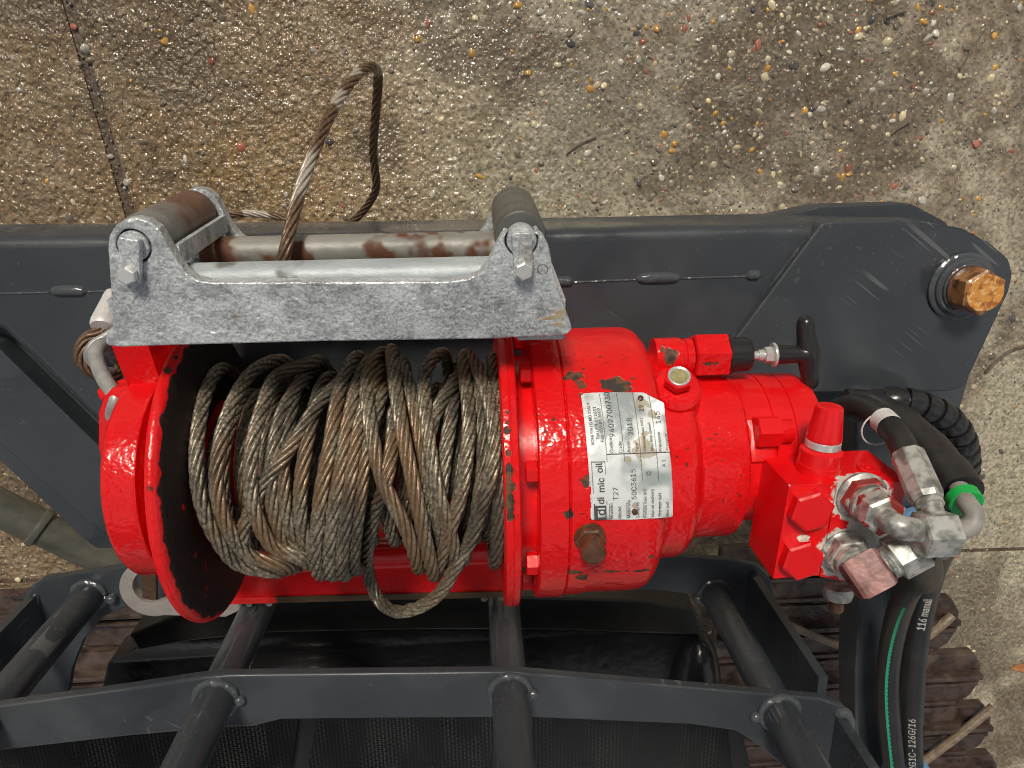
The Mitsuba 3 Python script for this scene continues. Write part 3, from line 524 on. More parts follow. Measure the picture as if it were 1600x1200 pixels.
# clutch pull
c0 = PZ(1020, 558, .580); rc = .0142
part(K, "clutch_housing", rev([(0, rc * 1.05), (.020, rc * 1.05), (.0215, rc), (.022, rc * .93), (.024, rc * .93), (.0245, rc), (.030, rc * .99), (.0305, rc * .9)], c0, XA, 64), "red_paint")
c0 = c0 - XA * .0115
cr = part(K, "clutch_nut", hexa(c0 + XA * .0425, XA, .0315, .0275, .0022, .18), "red_paint", False, label="chipped red hex nut of the clutch pull")
part(K, "clutch_ring", rev([(.0695, .0148), (.0700, .0156), (.0725, .0156), (.0730, .0148)], c0, XA, 48), "black_plastic")
part(K, "clutch_sleeve", rev([(.0725, .0135), (.0735, .0138), (.0865, .0136), (.0885, .0122), (.0890, .007)], c0, XA, 48), "black_plastic")
pk = part(K, "clutch_spindle", rev([(.074, .0032), (.094, .0032), (.0942, .0045), (.098, .0045), (.0982, .0036), (.106, .0036)], c0 + ZA * .004, XA, 32), "bright_bolt")
part(pk, "lock_nut", hexa(c0 + XA * .0990 + ZA * .004, XA, .0115, .0065, .001), "bright_bolt", False)
part(pk, "washer", cyl(c0 + XA * .1055 + ZA * .004, XA, .0096, .0022, .0006), "bright_bolt")
hk = part(K, "pull_handle", rev([(.1076, .0062), (.1085, .0078), (.126, .0070), (.130, .009), (.132, .009)], c0 + ZA * .004, XA, 40), "black_plastic", label="black tee shaped pull handle")
h0 = c0 + XA * .129 + ZA * .004
pth = path([h0 + np.array(q) for q in ((.001, .031, 0), (.001, .024, 0), (.003, .012, 0), (.0055, 0, 0), (.0075, -.012, 0), (.0095, -.022, 0), (.0095, -.030, 0))], .0015)
kk = np.linspace(-1, 1, len(pth)); part(hk, "grip", tube(pth, (.0070 + .0022 * np.exp(-(kk / .3) ** 2)) * np.sqrt(np.maximum(1 - np.abs(kk) ** 10, .05)), 24), "black_plastic")
# oil sight glass and rusty plug
q = Pcyl(1056, 612, .083); rd = unit(radial(q) + .25 * (CAM - q) / np.linalg.norm(CAM - q))
part(K, "sight_boss", rev([(-.02, .021), (.004, .0185), (.0065, .016), (.007, .010)], q, rd, 48), "red_paint")
q = q + rd * .006 + YA * .004; sg = part(K, "sight_glass", hexa(q, rd, .0185, .0075, .001, .2), "red_paint", False, label="small round oil sight glass in a red hex")
part(sg, "ring", rev([(.0072, .0083), (.009, .0083), (.0094, .0076), (.0088, .0064), (.008, .0060)], q, rd, 40), "bright_bolt")
M("amber", lambda p, n, uv: mix((.20, .17, .06), (.42, .38, .20), fbm(p.x * 300, p.y * 300, p.z * 300, 2)), .12)
part(sg, "lens", rev([(.0078, .0062), (.0088, .0055), (.0094, .003), (.0096, .0005)], q, rd, 32), "amber")
q = Pcyl(921, 838, .1068); rd = radial(q)
pg = part(K, "drain_plug", rev([(-.003, .0113), (.001, .0113), (.0022, .0108), (.0025, .009)], q, rd, 48), "dark_rust", label="rusty breather plug sticking out of the gearbox")
part(pg, "hex_base", hexa(q + rd * .002, rd, .0190, .0055, .0015), "dark_rust", False)
part(pg, "cap", rev([(.007, .0078), (.010, .0085), (.019, .0086), (.0206, .0078), (.0212, .005), (.0210, .001)], q, rd, 40), "dark_rust")
# data label, bent round the gearbox
RL = .1076; s0 = Pcyl(918, 711, RL)[0]; s1 = Pcyl(1047, 711, RL)[0]; f0 = math.atan2(*(Pcyl(985, 811, RL) - A)[1:]); f1 = math.atan2(*(Pcyl(985, 612, RL) - A)[1:])
LW, LH = s1 - s0, (f1 - f0) * RL
def on_label(s, t, up):
    sk = s + (.5 - t / LH) * .0028
    f = f0 + t / RL; r = RL + up
    return np.stack([s0 + sk, A[1] + r * np.sin(f), A[2] + r * np.cos(f)], -1)
outline = rounded([(0, .001), (LW * .5, 0), (LW, .0005), (LW * 1.0, LH * .4), (LW * .985, LH * .62), (LW * .995, LH * .88), (LW * .78, LH * .985), (LW * .3, LH * 1.0), (0, LH * .995)], .0012)
lm = plate(outline, 0, .0005, .0001, 2, step=.002, place=lambda V: V)
from trimesh.creation import triangulate_polygon
gx = [Polygon([(i * .0025, j * .0025), ((i + 1) * .0025, j * .0025), ((i + 1) * .0025, (j + 1) * .0025), (i * .0025, (j + 1) * .0025)]).intersection(outline) for i in range(-1, 26) for j in range(-1, 45)]
lv, lf, o = [], [], 0
for g in gx:
    if g.is_empty or g.geom_type != "Polygon" or g.area < 1e-10: continue
    c = np.array(g.exterior.coords)[:-1]
    if not g.exterior.is_ccw: c = c[::-1]
    lv.append(c); lf += [(o, o + k, o + k + 1) for k in range(1, len(c) - 1)]; o += len(c)
lv = np.vstack(lv); wr = (meshkit.fbm(np.c_[lv * 130, np.zeros(len(lv))], 2, 3) - .5) * .0012
curl = .006 * np.clip((lv[:, 0] / LW - .80) / .2, 0, 1) ** 2 * np.clip((lv[:, 1] / LH - .8) / .2, 0, 1)
top = trimesh.Trimesh(on_label(lv[:, 0], lv[:, 1], .0007 + wr * .5 + curl), lf, process=False); top.merge_vertices()
lab = part(K, "data_label", top, "label_foil", True, label="torn silver data label with printed rows and stains")
txt = []
def put(s, x0, t, h, bold=False):                                         # reads up the label: baseline at s = x0, start at t
    m = meshkit.text_mesh(s, h, .0001, bold); v = m.vertices; txt.append(trimesh.Trimesh(on_label(LW * x0 - v[:, 1], LH * t + v[:, 0], .00135 + v[:, 2]), m.faces, process=False))
def rect(x0, x1, t0, t1):
    n = 30; t = np.linspace(t0, t1, n) * LH
    a, b = on_label(np.full(n, x0 * LW), t, .00135), on_label(np.full(n, x1 * LW), t, .00135)
    txt.append(trimesh.Trimesh(np.vstack([a, b]), [f for i in range(n - 1) for f in ((i, n + i, n + i + 1), (i, n + i + 1, i + 1))], process=False))
rect(.04, .055, .01, .14); rect(.04, .19, .012, .03); rect(.055, .085, .03, .115); rect(.175, .19, .03, .115); rect(.04, .19, .108, .125)
put("d", .175, .045, .0058, True)
put("di", .165, .135, .0044, True); put("mic", .175, .225, .0044, True); put("oil", .165, .372, .0044, True)
rect(.035, .042, .22, .46); rect(.035, .20, .452, .458); rect(.196, .202, .13, .16); rect(.196, .202, .36, .46)
for x, t, s, h in [(.09, .58, "BOMPORTO MO ITALY", .0020), (.16, .62, "Tel 059.812611", .0022), (.21, .60, "Fax 059.812602", .0022),
                   (.31, .515, "Codice", .0023), (.42, .515, "Code", .0023), (.35, .63, "9402700730", .0038), (.52, .515, "Anno", .0023), (.62, .515, "Year", .0023), (.575, .64, "2018", .0036),
                   (.71, .52, "Velocita max mt/1'", .0020), (.80, .52, "Max line speed", .0020), (.74, .82, "29", .0032), (.90, .515, "Pressione", .0021), (.985, .52, "Pressure", .0020), (.93, .72, "145", .0036),
                   (.27, .015, "Modello", .0022), (.37, .015, "Model", .0022), (.34, .16, "T27", .0036), (.48, .015, "Matricola", .0022), (.59, .015, "Serial nr", .0022), (.56, .16, "50C3615", .0034),
                   (.68, .015, "Portata max lt/1'", .0020), (.77, .015, "Max oil delivery", .0020), (.75, .34, "0", .0034), (.86, .015, "Tiro max daN", .0020), (.95, .015, "Max pull", .0020), (.93, .40, "A 1", .0024)]:
    put(s, x, t, h)
for x in (.225, .435, .635, .83): rect(x, x + .006, .012, .14); rect(x, x + .006, .30 if x > .5 else .45, .985)
n = 30; xs = np.linspace(.225, .99, n) * LW; a, b = on_label(xs, np.full(n, .505 * LH), .00135), on_label(xs, np.full(n, .512 * LH), .00135)
txt.append(trimesh.Trimesh(np.vstack([a, b]), [f for i in range(n - 1) for f in ((i, i + 1, n + i + 1), (i, n + i + 1, n + i))], process=False))
labels[part(lab, "lettering", cat_(txt), "ink", False)] = {"kind": "stuff"}
for u, v in ((1001, 622), (992, 800)):
    q = Pcyl(u, v, RL + .0012); part(lab, "rivet", rev([(-.0005, .0022), (.0006, .0020), (.0010, .0012), (.0011, .0002)], q, radial(q), 20), "dark_rust")
# valve block on the motor
HV0, HV1 = .452, .502
Bq, Cq, Eq = P(1233, 758, HV0)[:2], P(1419, 752, HV0)[:2], P(1208, 905, HV0)[:2]
ev, es = Cq - Bq, Eq - Bq; bq = lambda a, b: tuple(Bq + ev * a + es * b)
vb = part(K, "valve_block", plate(Polygon([bq(0, 0), bq(.402, 0), bq(.402, .985), bq(0, 1)]), ZC - HV1, ZC - HV0, .0011, step=9), "block_paint", label="square red valve block with hex plugs")
part(vb, "outlet_section", plate(Polygon([bq(.408, 0), bq(1, 0), bq(1, 1.0), bq(.62, 1.06), bq(.408, 1.0)]), ZC - HV1 - .006, ZC - HV0 - .0003, .0011, step=9), "block_paint")
for u, v in ((1262, 792), (1248, 868)):
    q = P(u, v, HV0); part(vb, "hex_plug", hexa(q - ZA * .001, ZA, .0268, .0105, .0018, .30), "block_paint", False)
fy = P(1290, 728, .474); yv = unit([-es[0], -es[1], 0])
fy = np.array([*(Bq + ev * .36), ZC - .474])
rv = part(vb, "relief_valve", rev([(-.001, .0155), (.006, .0155), (.0065, .0150), (.016, .0150), (.0175, .0135), (.0185, .011)], fy, yv, 48), "block_paint")
part(rv, "lock_ring", rev([(.0185, .0118), (.0190, .0122), (.0235, .0122), (.0240, .0116)], fy, yv, 48), "bright_bolt")
part(rv, "cap", rev([(.0240, .0116), (.0250, .0122), (.0270, .0121), (.0470, .0095), (.0490, .0090), (.0496, .0082), (.0492, .0070), (.0494, .0066), (.0497, .002)], fy, yv, 48), "red_smooth")
q = np.array([*(Bq + ev * .80), ZC - .474]); ap = part(vb, "socket_plug", rev([(-.001, .0080), (.0012, .0080), (.0016, .0074), (.0014, .0034), (-.0008, .0032), (-.0008, .0005)], q, yv, 40), "block_paint")
q = P(1310, 912, HV1 - .012); part(vb, "stud_nut", rev([(0, .0115), (.004, .0120), (.010, .0105), (.012, .007)], q - YA * .002, unit([0, -1, .15]), 40), "zinc"); part(vb, "stud", cyl(q - YA * .010, unit([0, -1, .15]), .0055, .014, .0015, 28), "dark_rust")
# lug plate and strap at the left foot
cl = P(236, 922, .665)
lp = Polygon([(cl[0] + dx, cl[1] + dy) for dx, dy in ((0, -.030), (.070, -.036), (.095, -.024), (.085, .03), (.01, .031))]).union(Point(cl[0], cl[1]).buffer(.0315, quad_segs=16))
lp = rounded(list(lp.exterior.coords), .006, [Point(cl[0] + .002, cl[1] + .003).buffer(.0195, quad_segs=16)])
part(K, "lug_plate", plate(lp, ZC - .677, ZC - .665, .0012), "bare_steel", label="bare grey steel lug plate with a round hole")
qa, qb = P(233, 862, .632), P(235, 938, .678); part(K, "strap", obox(qa, XA, np.cross(unit(qb - qa), XA), unit(qb - qa), .0135, .008, np.linalg.norm(qb - qa), .001), "dark_rust")

# ------------------------------------------------------------------ wire rope
K = "wire_rope"; tag(K, "brown grey steel wire rope wound loosely on the drum with a looped end", "wire rope"); RR = .0054
rng = np.random.default_rng(11)
def cyls(q): return np.array([q[0], math.atan2(q[1] - A[1], q[2] - A[2]), math.hypot(q[1] - A[1], q[2] - A[2])])
def uncyl(c): return np.stack([c[:, 0], A[1] + c[:, 2] * np.sin(c[:, 1]), A[2] + c[:, 2] * np.cos(c[:, 1])], 1)
def strand(pts, r, top=1.0, bot=1.0, dr0=0, dr1=0):
    r = np.broadcast_to(np.linspace(r + dr0, r + dr1, len(pts)), (len(pts),))
    c = np.array([cyls(Pcyl(u, v, k)) for (u, v), k in zip(pts, r)])
    c[:, 1] = np.minimum.accumulate(c[:, 1] - np.arange(len(c)) * 1e-3)
    if top: c = np.vstack([[c[0, 0] + (c[0, 0] - c[1, 0]) * .4 * s, c[0, 1] + top * s, c[0, 2] - .012 * s] for s in (1.0, .5)] + [c])
    if bot: c = np.vstack([c] + [[c[-1, 0] + (c[-1, 0] - c[-2, 0]) * .3 * s, c[-1, 1] - bot * s, c[-1, 2] - .012 * s] for s in (.5, 1.0)])
    p = path(np.c_[c], .004) if False else None
    s = np.r_[0, np.cumsum(np.linalg.norm(np.diff(uncyl(c), axis=0), axis=1))]
    q = uncyl(CubicSpline(s, c, bc_type="natural")(np.linspace(0, s[-1], max(8, int(s[-1] / .0022)))))
    part(K, "coil", rope(q, RR, seed=rng.uniform(0, 6)), "rope_steel", True)
for i in range(19):                                                       # inner layers, wrap by wrap
    x = -.220 + i * .0112; w = rng.normal(0, .0016, 5); ph = np.linspace(0, 2 * math.pi, 90)
    c = np.stack([W(0)[0] + x + .004 * np.sin(ph + rng.uniform(0, 6)) + .0112 * ph / 6.283, ph, .0610 + .0008 * np.sin(3 * ph + i)], 1)
    part(K, "coil", rope(uncyl(c), RR, seed=rng.uniform(0, 6)), "rope_steel", True)
for i in range(0):
    x = -.205 + i * .036 + rng.normal(0, .004); sl = rng.normal(0, .014); ph = np.linspace(-1.9, 2.3, 64)
    c = np.stack([W(0)[0] + x + sl * ph / 2 + .003 * np.sin(ph * 2 + i), ph, .0725 + .0016 * np.sin(2 * ph + 2 * i)], 1)
    part(K, "coil", rope(uncyl(c), RR, seed=rng.uniform(0, 6)), "rope_steel", True)
S = strand
S([(345, 577), (320, 620), (308, 690), (309, 755), (322, 808), (348, 856), (385, 886), (432, 893)], .084, .9, .5)
S([(440, 563), (400, 577), (372, 612), (352, 660), (341, 712), (338, 755), (348, 805), (368, 845), (400, 872), (440, 882)], .088, .8, .5)
S([(482, 568), (440, 583), (415, 622), (399, 672), (391, 732), (395, 788), (409, 828), (434, 858), (470, 872)], .091, .8, .4)
S([(472, 596), (443, 640), (428, 700), (423, 760), (430, 812), (448, 850), (475, 862)], .083)
S([(462, 610), (452, 655), (443, 720), (444, 782), (457, 832), (480, 858)], .080)
S([(492, 636), (478, 700), (470, 760), (472, 822), (486, 862)], .083)
S([(545, 585), (515, 612), (486, 648), (460, 690), (436, 722), (412, 755), (392, 796), (380, 830)], .0945, .5, .8, -.008, -.010)
S([(562, 555), (536, 592), (524, 640), (515, 700), (503, 760), (496, 820), (492, 870), (496, 893)], .089, .8, .7)
S([(580, 562), (553, 620), (539, 690), (528, 760), (518, 820), (514, 870), (517, 897)], .0885, .8, .7)
S([(590, 588), (566, 650), (551, 720), (542, 790), (536, 850), (537, 898)], .0885, .8, .7)
S([(592, 630), (575, 690), (565, 750), (557, 820), (553, 886)], .085)
S([(596, 552), (576, 582), (575, 640), (585, 700), (600, 755), (622, 800), (640, 840), (648, 868)], .0925, .8, .7)
S([(612, 540), (615, 582), (623, 640), (634, 700), (645, 752), (655, 800), (666, 850), (676, 893)], .0935, .7, .8)
S([(628, 570), (641, 612), (651, 655), (661, 705), (672, 752), (682, 800), (690, 838), (694, 866)], .086)
S([(692, 545), (669, 572), (663, 622), (669, 682), (678, 742), (690, 788), (703, 832), (710, 862)], .0895, .9)
S([(726, 576), (702, 608), (683, 640), (672, 672), (664, 720), (662, 770), (664, 820)], .084)
S([(724, 560), (728, 602), (733, 655), (730, 705), (722, 760), (707, 815), (692, 862), (683, 892)], .089, .8, .7)
S([(770, 552), (774, 620), (778, 700), (779, 780), (777, 850), (774, 876)], .084)
S([(747, 590), (752, 660), (755, 722), (748, 782), (738, 832), (726, 862)], .083)
S([(706, 640), (697, 700), (690, 760), (686, 830)], .079)
# the slack loop hanging out over the tray
lp3 = [Pcyl(726, 540, .088), Pcyl(744, 574, .091), Pcyl(759, 610, .093), Pcyl(769, 655, .094), Pcyl(772, 700, .095), Pcyl(766, 748, .096)]
lp3 += [PZ(u, v, z) for u, v, z in ((752, 796, .526), (735, 845, .535), (713, 882, .545), (692, 920, .560), (668, 942, .572), (638, 954, .585), (611, 953, .600), (588, 932, .612), (577, 902, .608), (573, 872, .585), (579, 832, .552), (592, 785, .528))]
lp3 += [Pcyl(604, 748, .093), Pcyl(612, 700, .088), Pcyl(616, 640, .083)]
q0 = cyls(lp3[0]); lp3 = [uncyl(np.array([[q0[0] - .012, q0[1] + .7, .082]]))[0]] + lp3
part(K, "slack_loop", rope(path(lp3, .0022), RR, seed=.5), "rope_steel", True, label="slack loop of rope hanging over the front edge of the tray")
up3 = [PZ(u, v, z) for u, v, z in ((430, 455, .535), (437, 430, .522), (443, 405, .514), (460, 330, .520), (488, 243, .536), (518, 176, .562), (552, 124, .600), (574, 106, .632), (588, 108, .662), (590, 138, .700), (585, 200, .755), (584, 250, .80), (588, 288, .83), (580, 312, .86), (560, 338, .885), (530, 356, .90), (490, 352, .91), (450, 341, .915), (410, 335, .915), (370, 334, .91), (320, 345, .90), (260, 372, .88))]
part(K, "free_end", rope(path(up3, .0022), .0047, seed=1.5), "rope_rust", True, label="rusty free end of the rope bent into a tall loop over the ground")
# eye with thimble and ferrule at the left, and the shackle through it
eye = [PZ(u, v, z) for u, v, z in ((168, 500, .635), (156, 517, .632), (138, 527, .630), (127, 543, .628), (127, 562, .630), (138, 577, .634), (154, 586, .640), (172, 590, .648), (186, 580, .655), (186, 560, .66))]
part(K, "eye", rope(path(eye, .002), .0055), "rope_rust", True)
eye2 = [PZ(u, v, z) for u, v, z in ((172, 520, .630), (160, 528, .627), (146, 536, .625), (138, 548, .624), (138, 560, .626), (147, 571, .630), (160, 578, .636), (174, 580, .645))]
part(K, "thimble", tube(path(eye2, .002), .0034, 16), "shackle_zinc")
fa, fb = PZ(161, 512, .628), PZ(182, 440, .655)
part(K, "ferrule", rev([(0, .0098), (.002, .0108), (.006, .0110), (.040, .0062), (.043, .0050)], fa, fb - fa, 40), "pale_alloy", label="pale pressed alloy ferrule on the rope eye")
K = "shackle"; tag(K, "worn grey bow shackle hooked through the rope eye at left", "shackle")
bow = [PZ(u, v, z) for u, v, z in ((182, 560, .66), (172, 545, .640), (160, 539, .622), (151, 548, .612), (152, 566, .604), (160, 586, .596), (172, 606, .588), (182, 626, .583), (176, 640, .586), (172, 656, .590))]
kk = np.linspace(0, 1, 60); part(K, "bow", tube(path(bow, .0018), .0061, 24), "shackle_zinc")
part(K, "pin", cyl(PZ(160, 618, .60), unit(PZ(196, 604, .60) - PZ(160, 618, .60)), .0065, .03, .001, 28), "red_paint")

# ------------------------------------------------------------------ galvanised roller fairlead
K = "roller_fairlead"; tag(K, "grey galvanised roller frame with four rollers above the drum", "fairlead")
nf = R_cw @ unit([(740 - CX) / F, (88 - CY) / F, 1.0]); xf = unit(XA - nf * (XA @ nf)); zf = -nf; yf = np.cross(zf, xf)
def Pf(u, v, h): d = ray(u, v); return CAM + d * (h / (d @ nf))
def fl2(u, v, h): q = Pf(u, v, h) - CAM; return (q @ xf, q @ yf)
placef = lambda V: CAM + V[:, :1] * xf + V[:, 1:2] * yf + V[:, 2:] * zf
HF, HG = .45, .5577; k8 = HF / .51
outl = [(164, 535), (166, 518), (177, 510), (173, 460), (168, 388), (170, 368), (180, 352), (195, 343), (212, 340), (231, 345), (247, 357), (260, 380), (274, 405), (289, 425), (304, 436), (324, 441), (700, 440), (730, 436), (749, 427), (762, 410), (774, 385), (784, 367), (800, 357), (818, 354), (835, 358), (850, 369), (858, 386), (866, 430), (875, 460), (891, 503), (894, 515), (887, 523), (868, 526), (800, 528), (778, 530), (500, 534), (240, 541), (190, 543), (168, 541)]
p2 = [fl2(u, v, HF) for u, v in outl]; c1, c2 = fl2(208, 385, HF), fl2(815, 376, HF)
hole = [Point(c).buffer(.0118 * k8, quad_segs=12) for c in (c1, c2)]
ft = rounded(p2, .0025, hole)
tp = plate(ft, -HF - .0106, -HF, .0016, 4, placef)
part(K, "top_plate", tp, "galvanised", label="near side plate of the roller frame, speckled galvanised")
part(K, "bottom_plate", plate(ft, -HG - .0106, -HG, .0014, 3, placef), "galvanised", label="far side plate of the roller frame")
q3 = lambda x, y, h: placef(np.array([[x, y, -h]]))[0]
for c, mat, lb in ((c1, "roller_brown", "left roller, grey with a brown worn band"), (c2, "roller_dark", "right roller, dark worn grey")):
    part(K, "roller", rev([(0, .0140), (.0008, .0157), (.003, .0164), (HG - HF - .0150, .0164), (HG - HF - .0128, .0157), (HG - HF - .0120, .014)], q3(*c, HG - .0004), zf, 72), mat, label=lb)
for (u, v, h, x0, x1, mat, lb) in ((520, 440, .474, 262, 782, "roller_bright", "near cross roller, bright zinc"), (520, 396, .539, 318, 782, "roller_rusty", "far cross roller, rusty in patches")):
    a, b = fl2(x0, v, h), fl2(x1, v, h); ln = b[0] - a[0]
    part(K, "roller", rev([(0, .0095), (.001, .0110), (.004, .0117), (ln - .004, .0117), (ln - .001, .0110), (ln, .0095)], q3(a[0], a[1], h), xf, 64), mat, label=lb)
for c, uvb, rot in ((c1, (209, 424), 0), (c2, (817, 417), 0)):
    pk = part(K, "pin", rev([(-.010, .0093), (-.0005, .0093), (.0004, .0087), (.0006, .004)], q3(*c, HF), zf, 40), "galvanised")
    e = np.array(fl2(*uvb, HF)); d2 = e - np.array(c); dl = unit(d2); L2 = np.linalg.norm(d2)
    s2 = np.array([-dl[1], dl[0]])
    tabp = rounded([tuple(np.array(c) - dl * .0062 + s2 * w) for w in (.0062, -.0062)] + [tuple(e + dl * .0062 + s2 * w) for w in (-.0060, .0060)], .0018)
    part(pk, "retaining_tab", plate(tabp, -HF + .0004, -HF + .0062, .0008, 3, placef), "galvanised")
    part(pk, "tab_bolt", hexa(q3(*e, HF - .0062), zf, .0099, .0058, .001, .4), "bright_bolt", False)
w0, w1 = fl2(278, 398, HF + .0106), fl2(290, 390, HF + .0106)
part(K, "side_web", box((w0[0] - .002, w0[1] - .006, -HG + .0002), (w0[0] + .0015, w0[1] + .006, -HF - .0108), .0005, placef), "galvanised")
for u in (200, 848):
    c = fl2(u, 500, HF); part(K, "spacer", box((c[0] - .016, c[1] - .018, -HG + .0002), (c[0] + .016, c[1] + .010, -HF - .0108), .001, placef), "galvanised")
q = fl2(848, 421, HF); part(K, "drilled_mark", rev([(-.001, .0034), (.0003, .0034), (-.0005, .0022), (-.0006, .0003)], q3(*q, HF), zf, 24), "dark_rust")
# scuffs near the right foot, where the zinc is scraped through
M("scuff", lambda p, n, uv: mix((.30, .22, .11), (.52, .47, .38), fbm(p.x * 150, p.y * 150, p.z * 150, 2)), .4, metal=.2)
for u0, v0, u1, v1 in ((838, 500, 882, 492), (862, 489, 884, 485), (862, 506, 880, 507)):
    a, b = np.array(fl2(u0, v0, HF)), np.array(fl2(u1, v1, HF)); d = unit(b - a); s = np.array([-d[1], d[0]])
    part(K, "scuff", plate(Polygon([a, (a + b) / 2 - s * .0016, b - s * .0022, b + s * .0012, (a + b) / 2 + s * .0014]), -HF - .0004, -HF + .0003, .0002, 2, placef), "scuff")

# ------------------------------------------------------------------ fittings and hoses on the valve block
K = "winch"
o1 = P(1345, 774, HV0)
ft1 = part(K, "elbow_fitting", rev([(-.001, .0172), (.002, .0178), (.003, .0165), (.004, .015)], o1, ZA, 48), "zinc", label="upper zinc elbow fitting with overspray of red paint")
part(ft1, "hex_body", hexa(o1 + ZA * .003, ZA, .0285, .0085, .0015, .1), "zinc_redder", False)
part(ft1, "collar", rev([(.011, .0125), (.0118, .0142), (.0160, .0142), (.0170, .0125)], o1, ZA, 40), "zinc")
part(ft1, "nut", hexa(o1 + ZA * .0160, ZA, .0250, .0165, .0022, .4), "zinc_red", False)
tq = P(1462, 834, .408)
el = path([o1 + ZA * .030, o1 + ZA * .039, o1 + ZA * .0435 + (tq - o1) * [.10, .10, 0], np.r_[(o1 + (tq - o1) * .45)[:2], tq[2]], np.r_[(o1 + (tq - o1) * .85)[:2], tq[2]]], .0015)
part(ft1, "bent_tube", tube(el, .0078, 28), "zinc")
o2 = P(1318, 862, HV0)
ft2 = part(K, "elbow_fitting", rev([(-.001, .0165), (.002, .0172), (.003, .016), (.004, .014)], o2, ZA, 48), "zinc", label="lower zinc elbow fitting with a large reddish body")
part(ft2, "hex_body", hexa(o2 + ZA * .003, ZA, .0285, .0100, .0015, .1), "zinc", False)
part(ft2, "collar", rev([(.0125, .0120), (.0135, .0138), (.0180, .0138), (.0190, .0120)], o2, ZA, 40), "zinc")
b2 = P(1370, 908, .405); dz = unit(b2 - (o2 + ZA * .017)); dirn = unit(P(1430, 874, .41) - P(1378, 902, .41))
cx_ = np.cross(dirn, ZA); u1, u2 = unit(ZA * .62 + cx_ * .78), unit(ZA * .78 - cx_ * .62)
ob = o2 + ZA * .0300
part(ft2, "riser", cyl(o2 + ZA * .016, ZA, .0105, .012, .001), "zinc")
part(ft2, "elbow_body", obox(ob - dirn * .012, u2, u1, dirn, .0265, .0265, .0270, .0042), "zinc_oversprayed")
part(ft2, "thread", rev([(.013 + i * .0011, .0110 + .0008 * (i % 2)) for i in range(8)], ob, dirn, 40), "zinc")
part(ft2, "outlet_nut", hexa(ob + dirn * .0205, dirn, .0265, .0210, .002, .2), "zinc", False)
# tee on the end of the bent tube
te = part(K, "tee_fitting", hexa(tq - XA * .012, XA, .0265, .0235, .0022, .25), "zinc", False, label="zinc hex tee joining both upper hoses")
part(te, "ferrule_seat", rev([(.010, .0085), (.013, .0085), (.014, .0075), (.016, .0062)], tq, XA, 32), "zinc")
bt = path([tq + XA * .010, P(1500, 829, .408), P(1516, 822, .409), P(1522, 805, .413), P(1514, 790, .420), P(1506, 778, .430), P(1498, 762, .440)], .0015)
part(te, "bent_pipe", tube(bt, .0061, 28), "bare_steel")
part(te, "stub", cyl(P(1436, 858, .43), unit(P(1450, 848, .43) - P(1436, 858, .43)), .0040, .012), "zinc")
def hose(key, label, pts, r, mat="rubber"):
    tag(key, label, "hose", "hydraulic hoses of the winch"); p = path(pts, .0025); part(key, "sheath", tube(p, r, 28), mat); return p
h1 = hose("hydraulic_hose", "black hydraulic hose with a white tag and silver crimped end", [P(1310, 640, .56), P(1342, 634, .54), P(1372, 650, .52), P(1398, 676, .49), P(1414, 704, .462), P(1424, 728, .45)], .0093)
fa, fb = P(1417, 708, .457), P(1450, 783, .424); fd = fb - fa
fr = part("hydraulic_hose", "crimp_ferrule", rev([(0, .0092), (.0006, .0108), (.003, .0112), (np.linalg.norm(fd) - .004, .0112), (np.linalg.norm(fd), .0100)], fa, fd, 8), "zinc", False)
part(fr, "nipple", rev([(-.001, .0075), (.001, .0090), (.0040, .0090), (.0045, .0070), (.012, .0070), (.013, .0075), (.020, .0075)], fb, fd, 32), "zinc")
ip = [i for i in range(len(h1)) if .40 < i / len(h1) < .56]; pt = h1[ip]
M("white_tag", lambda p, n, uv: mix((.5, .5, .49), (.78, .78, .77), fbm(p.x * 90, p.y * 90, p.z * 90, 2)), .3)
part("hydraulic_hose", "tag", tube(pt, .00985, 28, False), "white_tag")
M("clear_film", (.55, .55, .55), .15, spec=.8)
t0, t1_, t2_ = frames(h1); i0 = ip[1]
th = np.linspace(-.4, 4.6, 40); loop = h1[i0] + np.array([[0, -.008, -.004]]) + (np.cos(th)[:, None] * t1_[i0] + np.sin(th)[:, None] * t2_[i0]) * .014
part("hydraulic_hose", "tie_loop", tube(loop, .0007, 8), "clear_film")
h2 = hose("hydraulic_hose_001", "thick sleeved black hose ending in a green ring", [P(1322, 628, .575), P(1352, 630, .57), P(1395, 650, .54), P(1440, 690, .505), P(1472, 730, .475), P(1492, 760, .455), P(1503, 776, .445)], .0115)
for a0, a1, r in ((.30, .62, .0135), (.60, .82, .0152), (.80, .985, .0165)):
    q = h2[int(a0 * len(h2)):int(a1 * len(h2))]; part("hydraulic_hose_001", "sleeve", tube(q, np.r_[r * .97, np.full(len(q) - 2, r), r * .97], 28), "rubber")
qe = h2[-1]; qd = unit(h2[-1] - h2[-4])
part("hydraulic_hose_001", "green_ring", rev([(-.004, .009), (-.004, .0111), (.003, .0111), (.0036, .0102), (.0036, .0075)], P(1507, 782, .432), qd, 40), "green_plastic")
h3p = [P(1330, 640, .62), P(1352, 634, .615), P(1395, 626, .605), P(1440, 634, .60), P(1478, 652, .60), P(1502, 684, .605), P(1509, 720, .615), P(1502, 760, .64), P(1488, 800, .68)]
K3 = "hydraulic_hose_002"; tag(K3, "hose wrapped in shiny black spiral guard curling below the beam end", "hose", "hydraulic hoses of the winch")
p3 = path(h3p, .0012); part(K3, "sheath", tube(p3, .0092, 20), "rubber")
s3 = np.r_[0, np.cumsum(np.linalg.norm(np.diff(p3, axis=0), axis=1))]; pit = .0150
seg = np.floor(s3 / pit).astype(int)
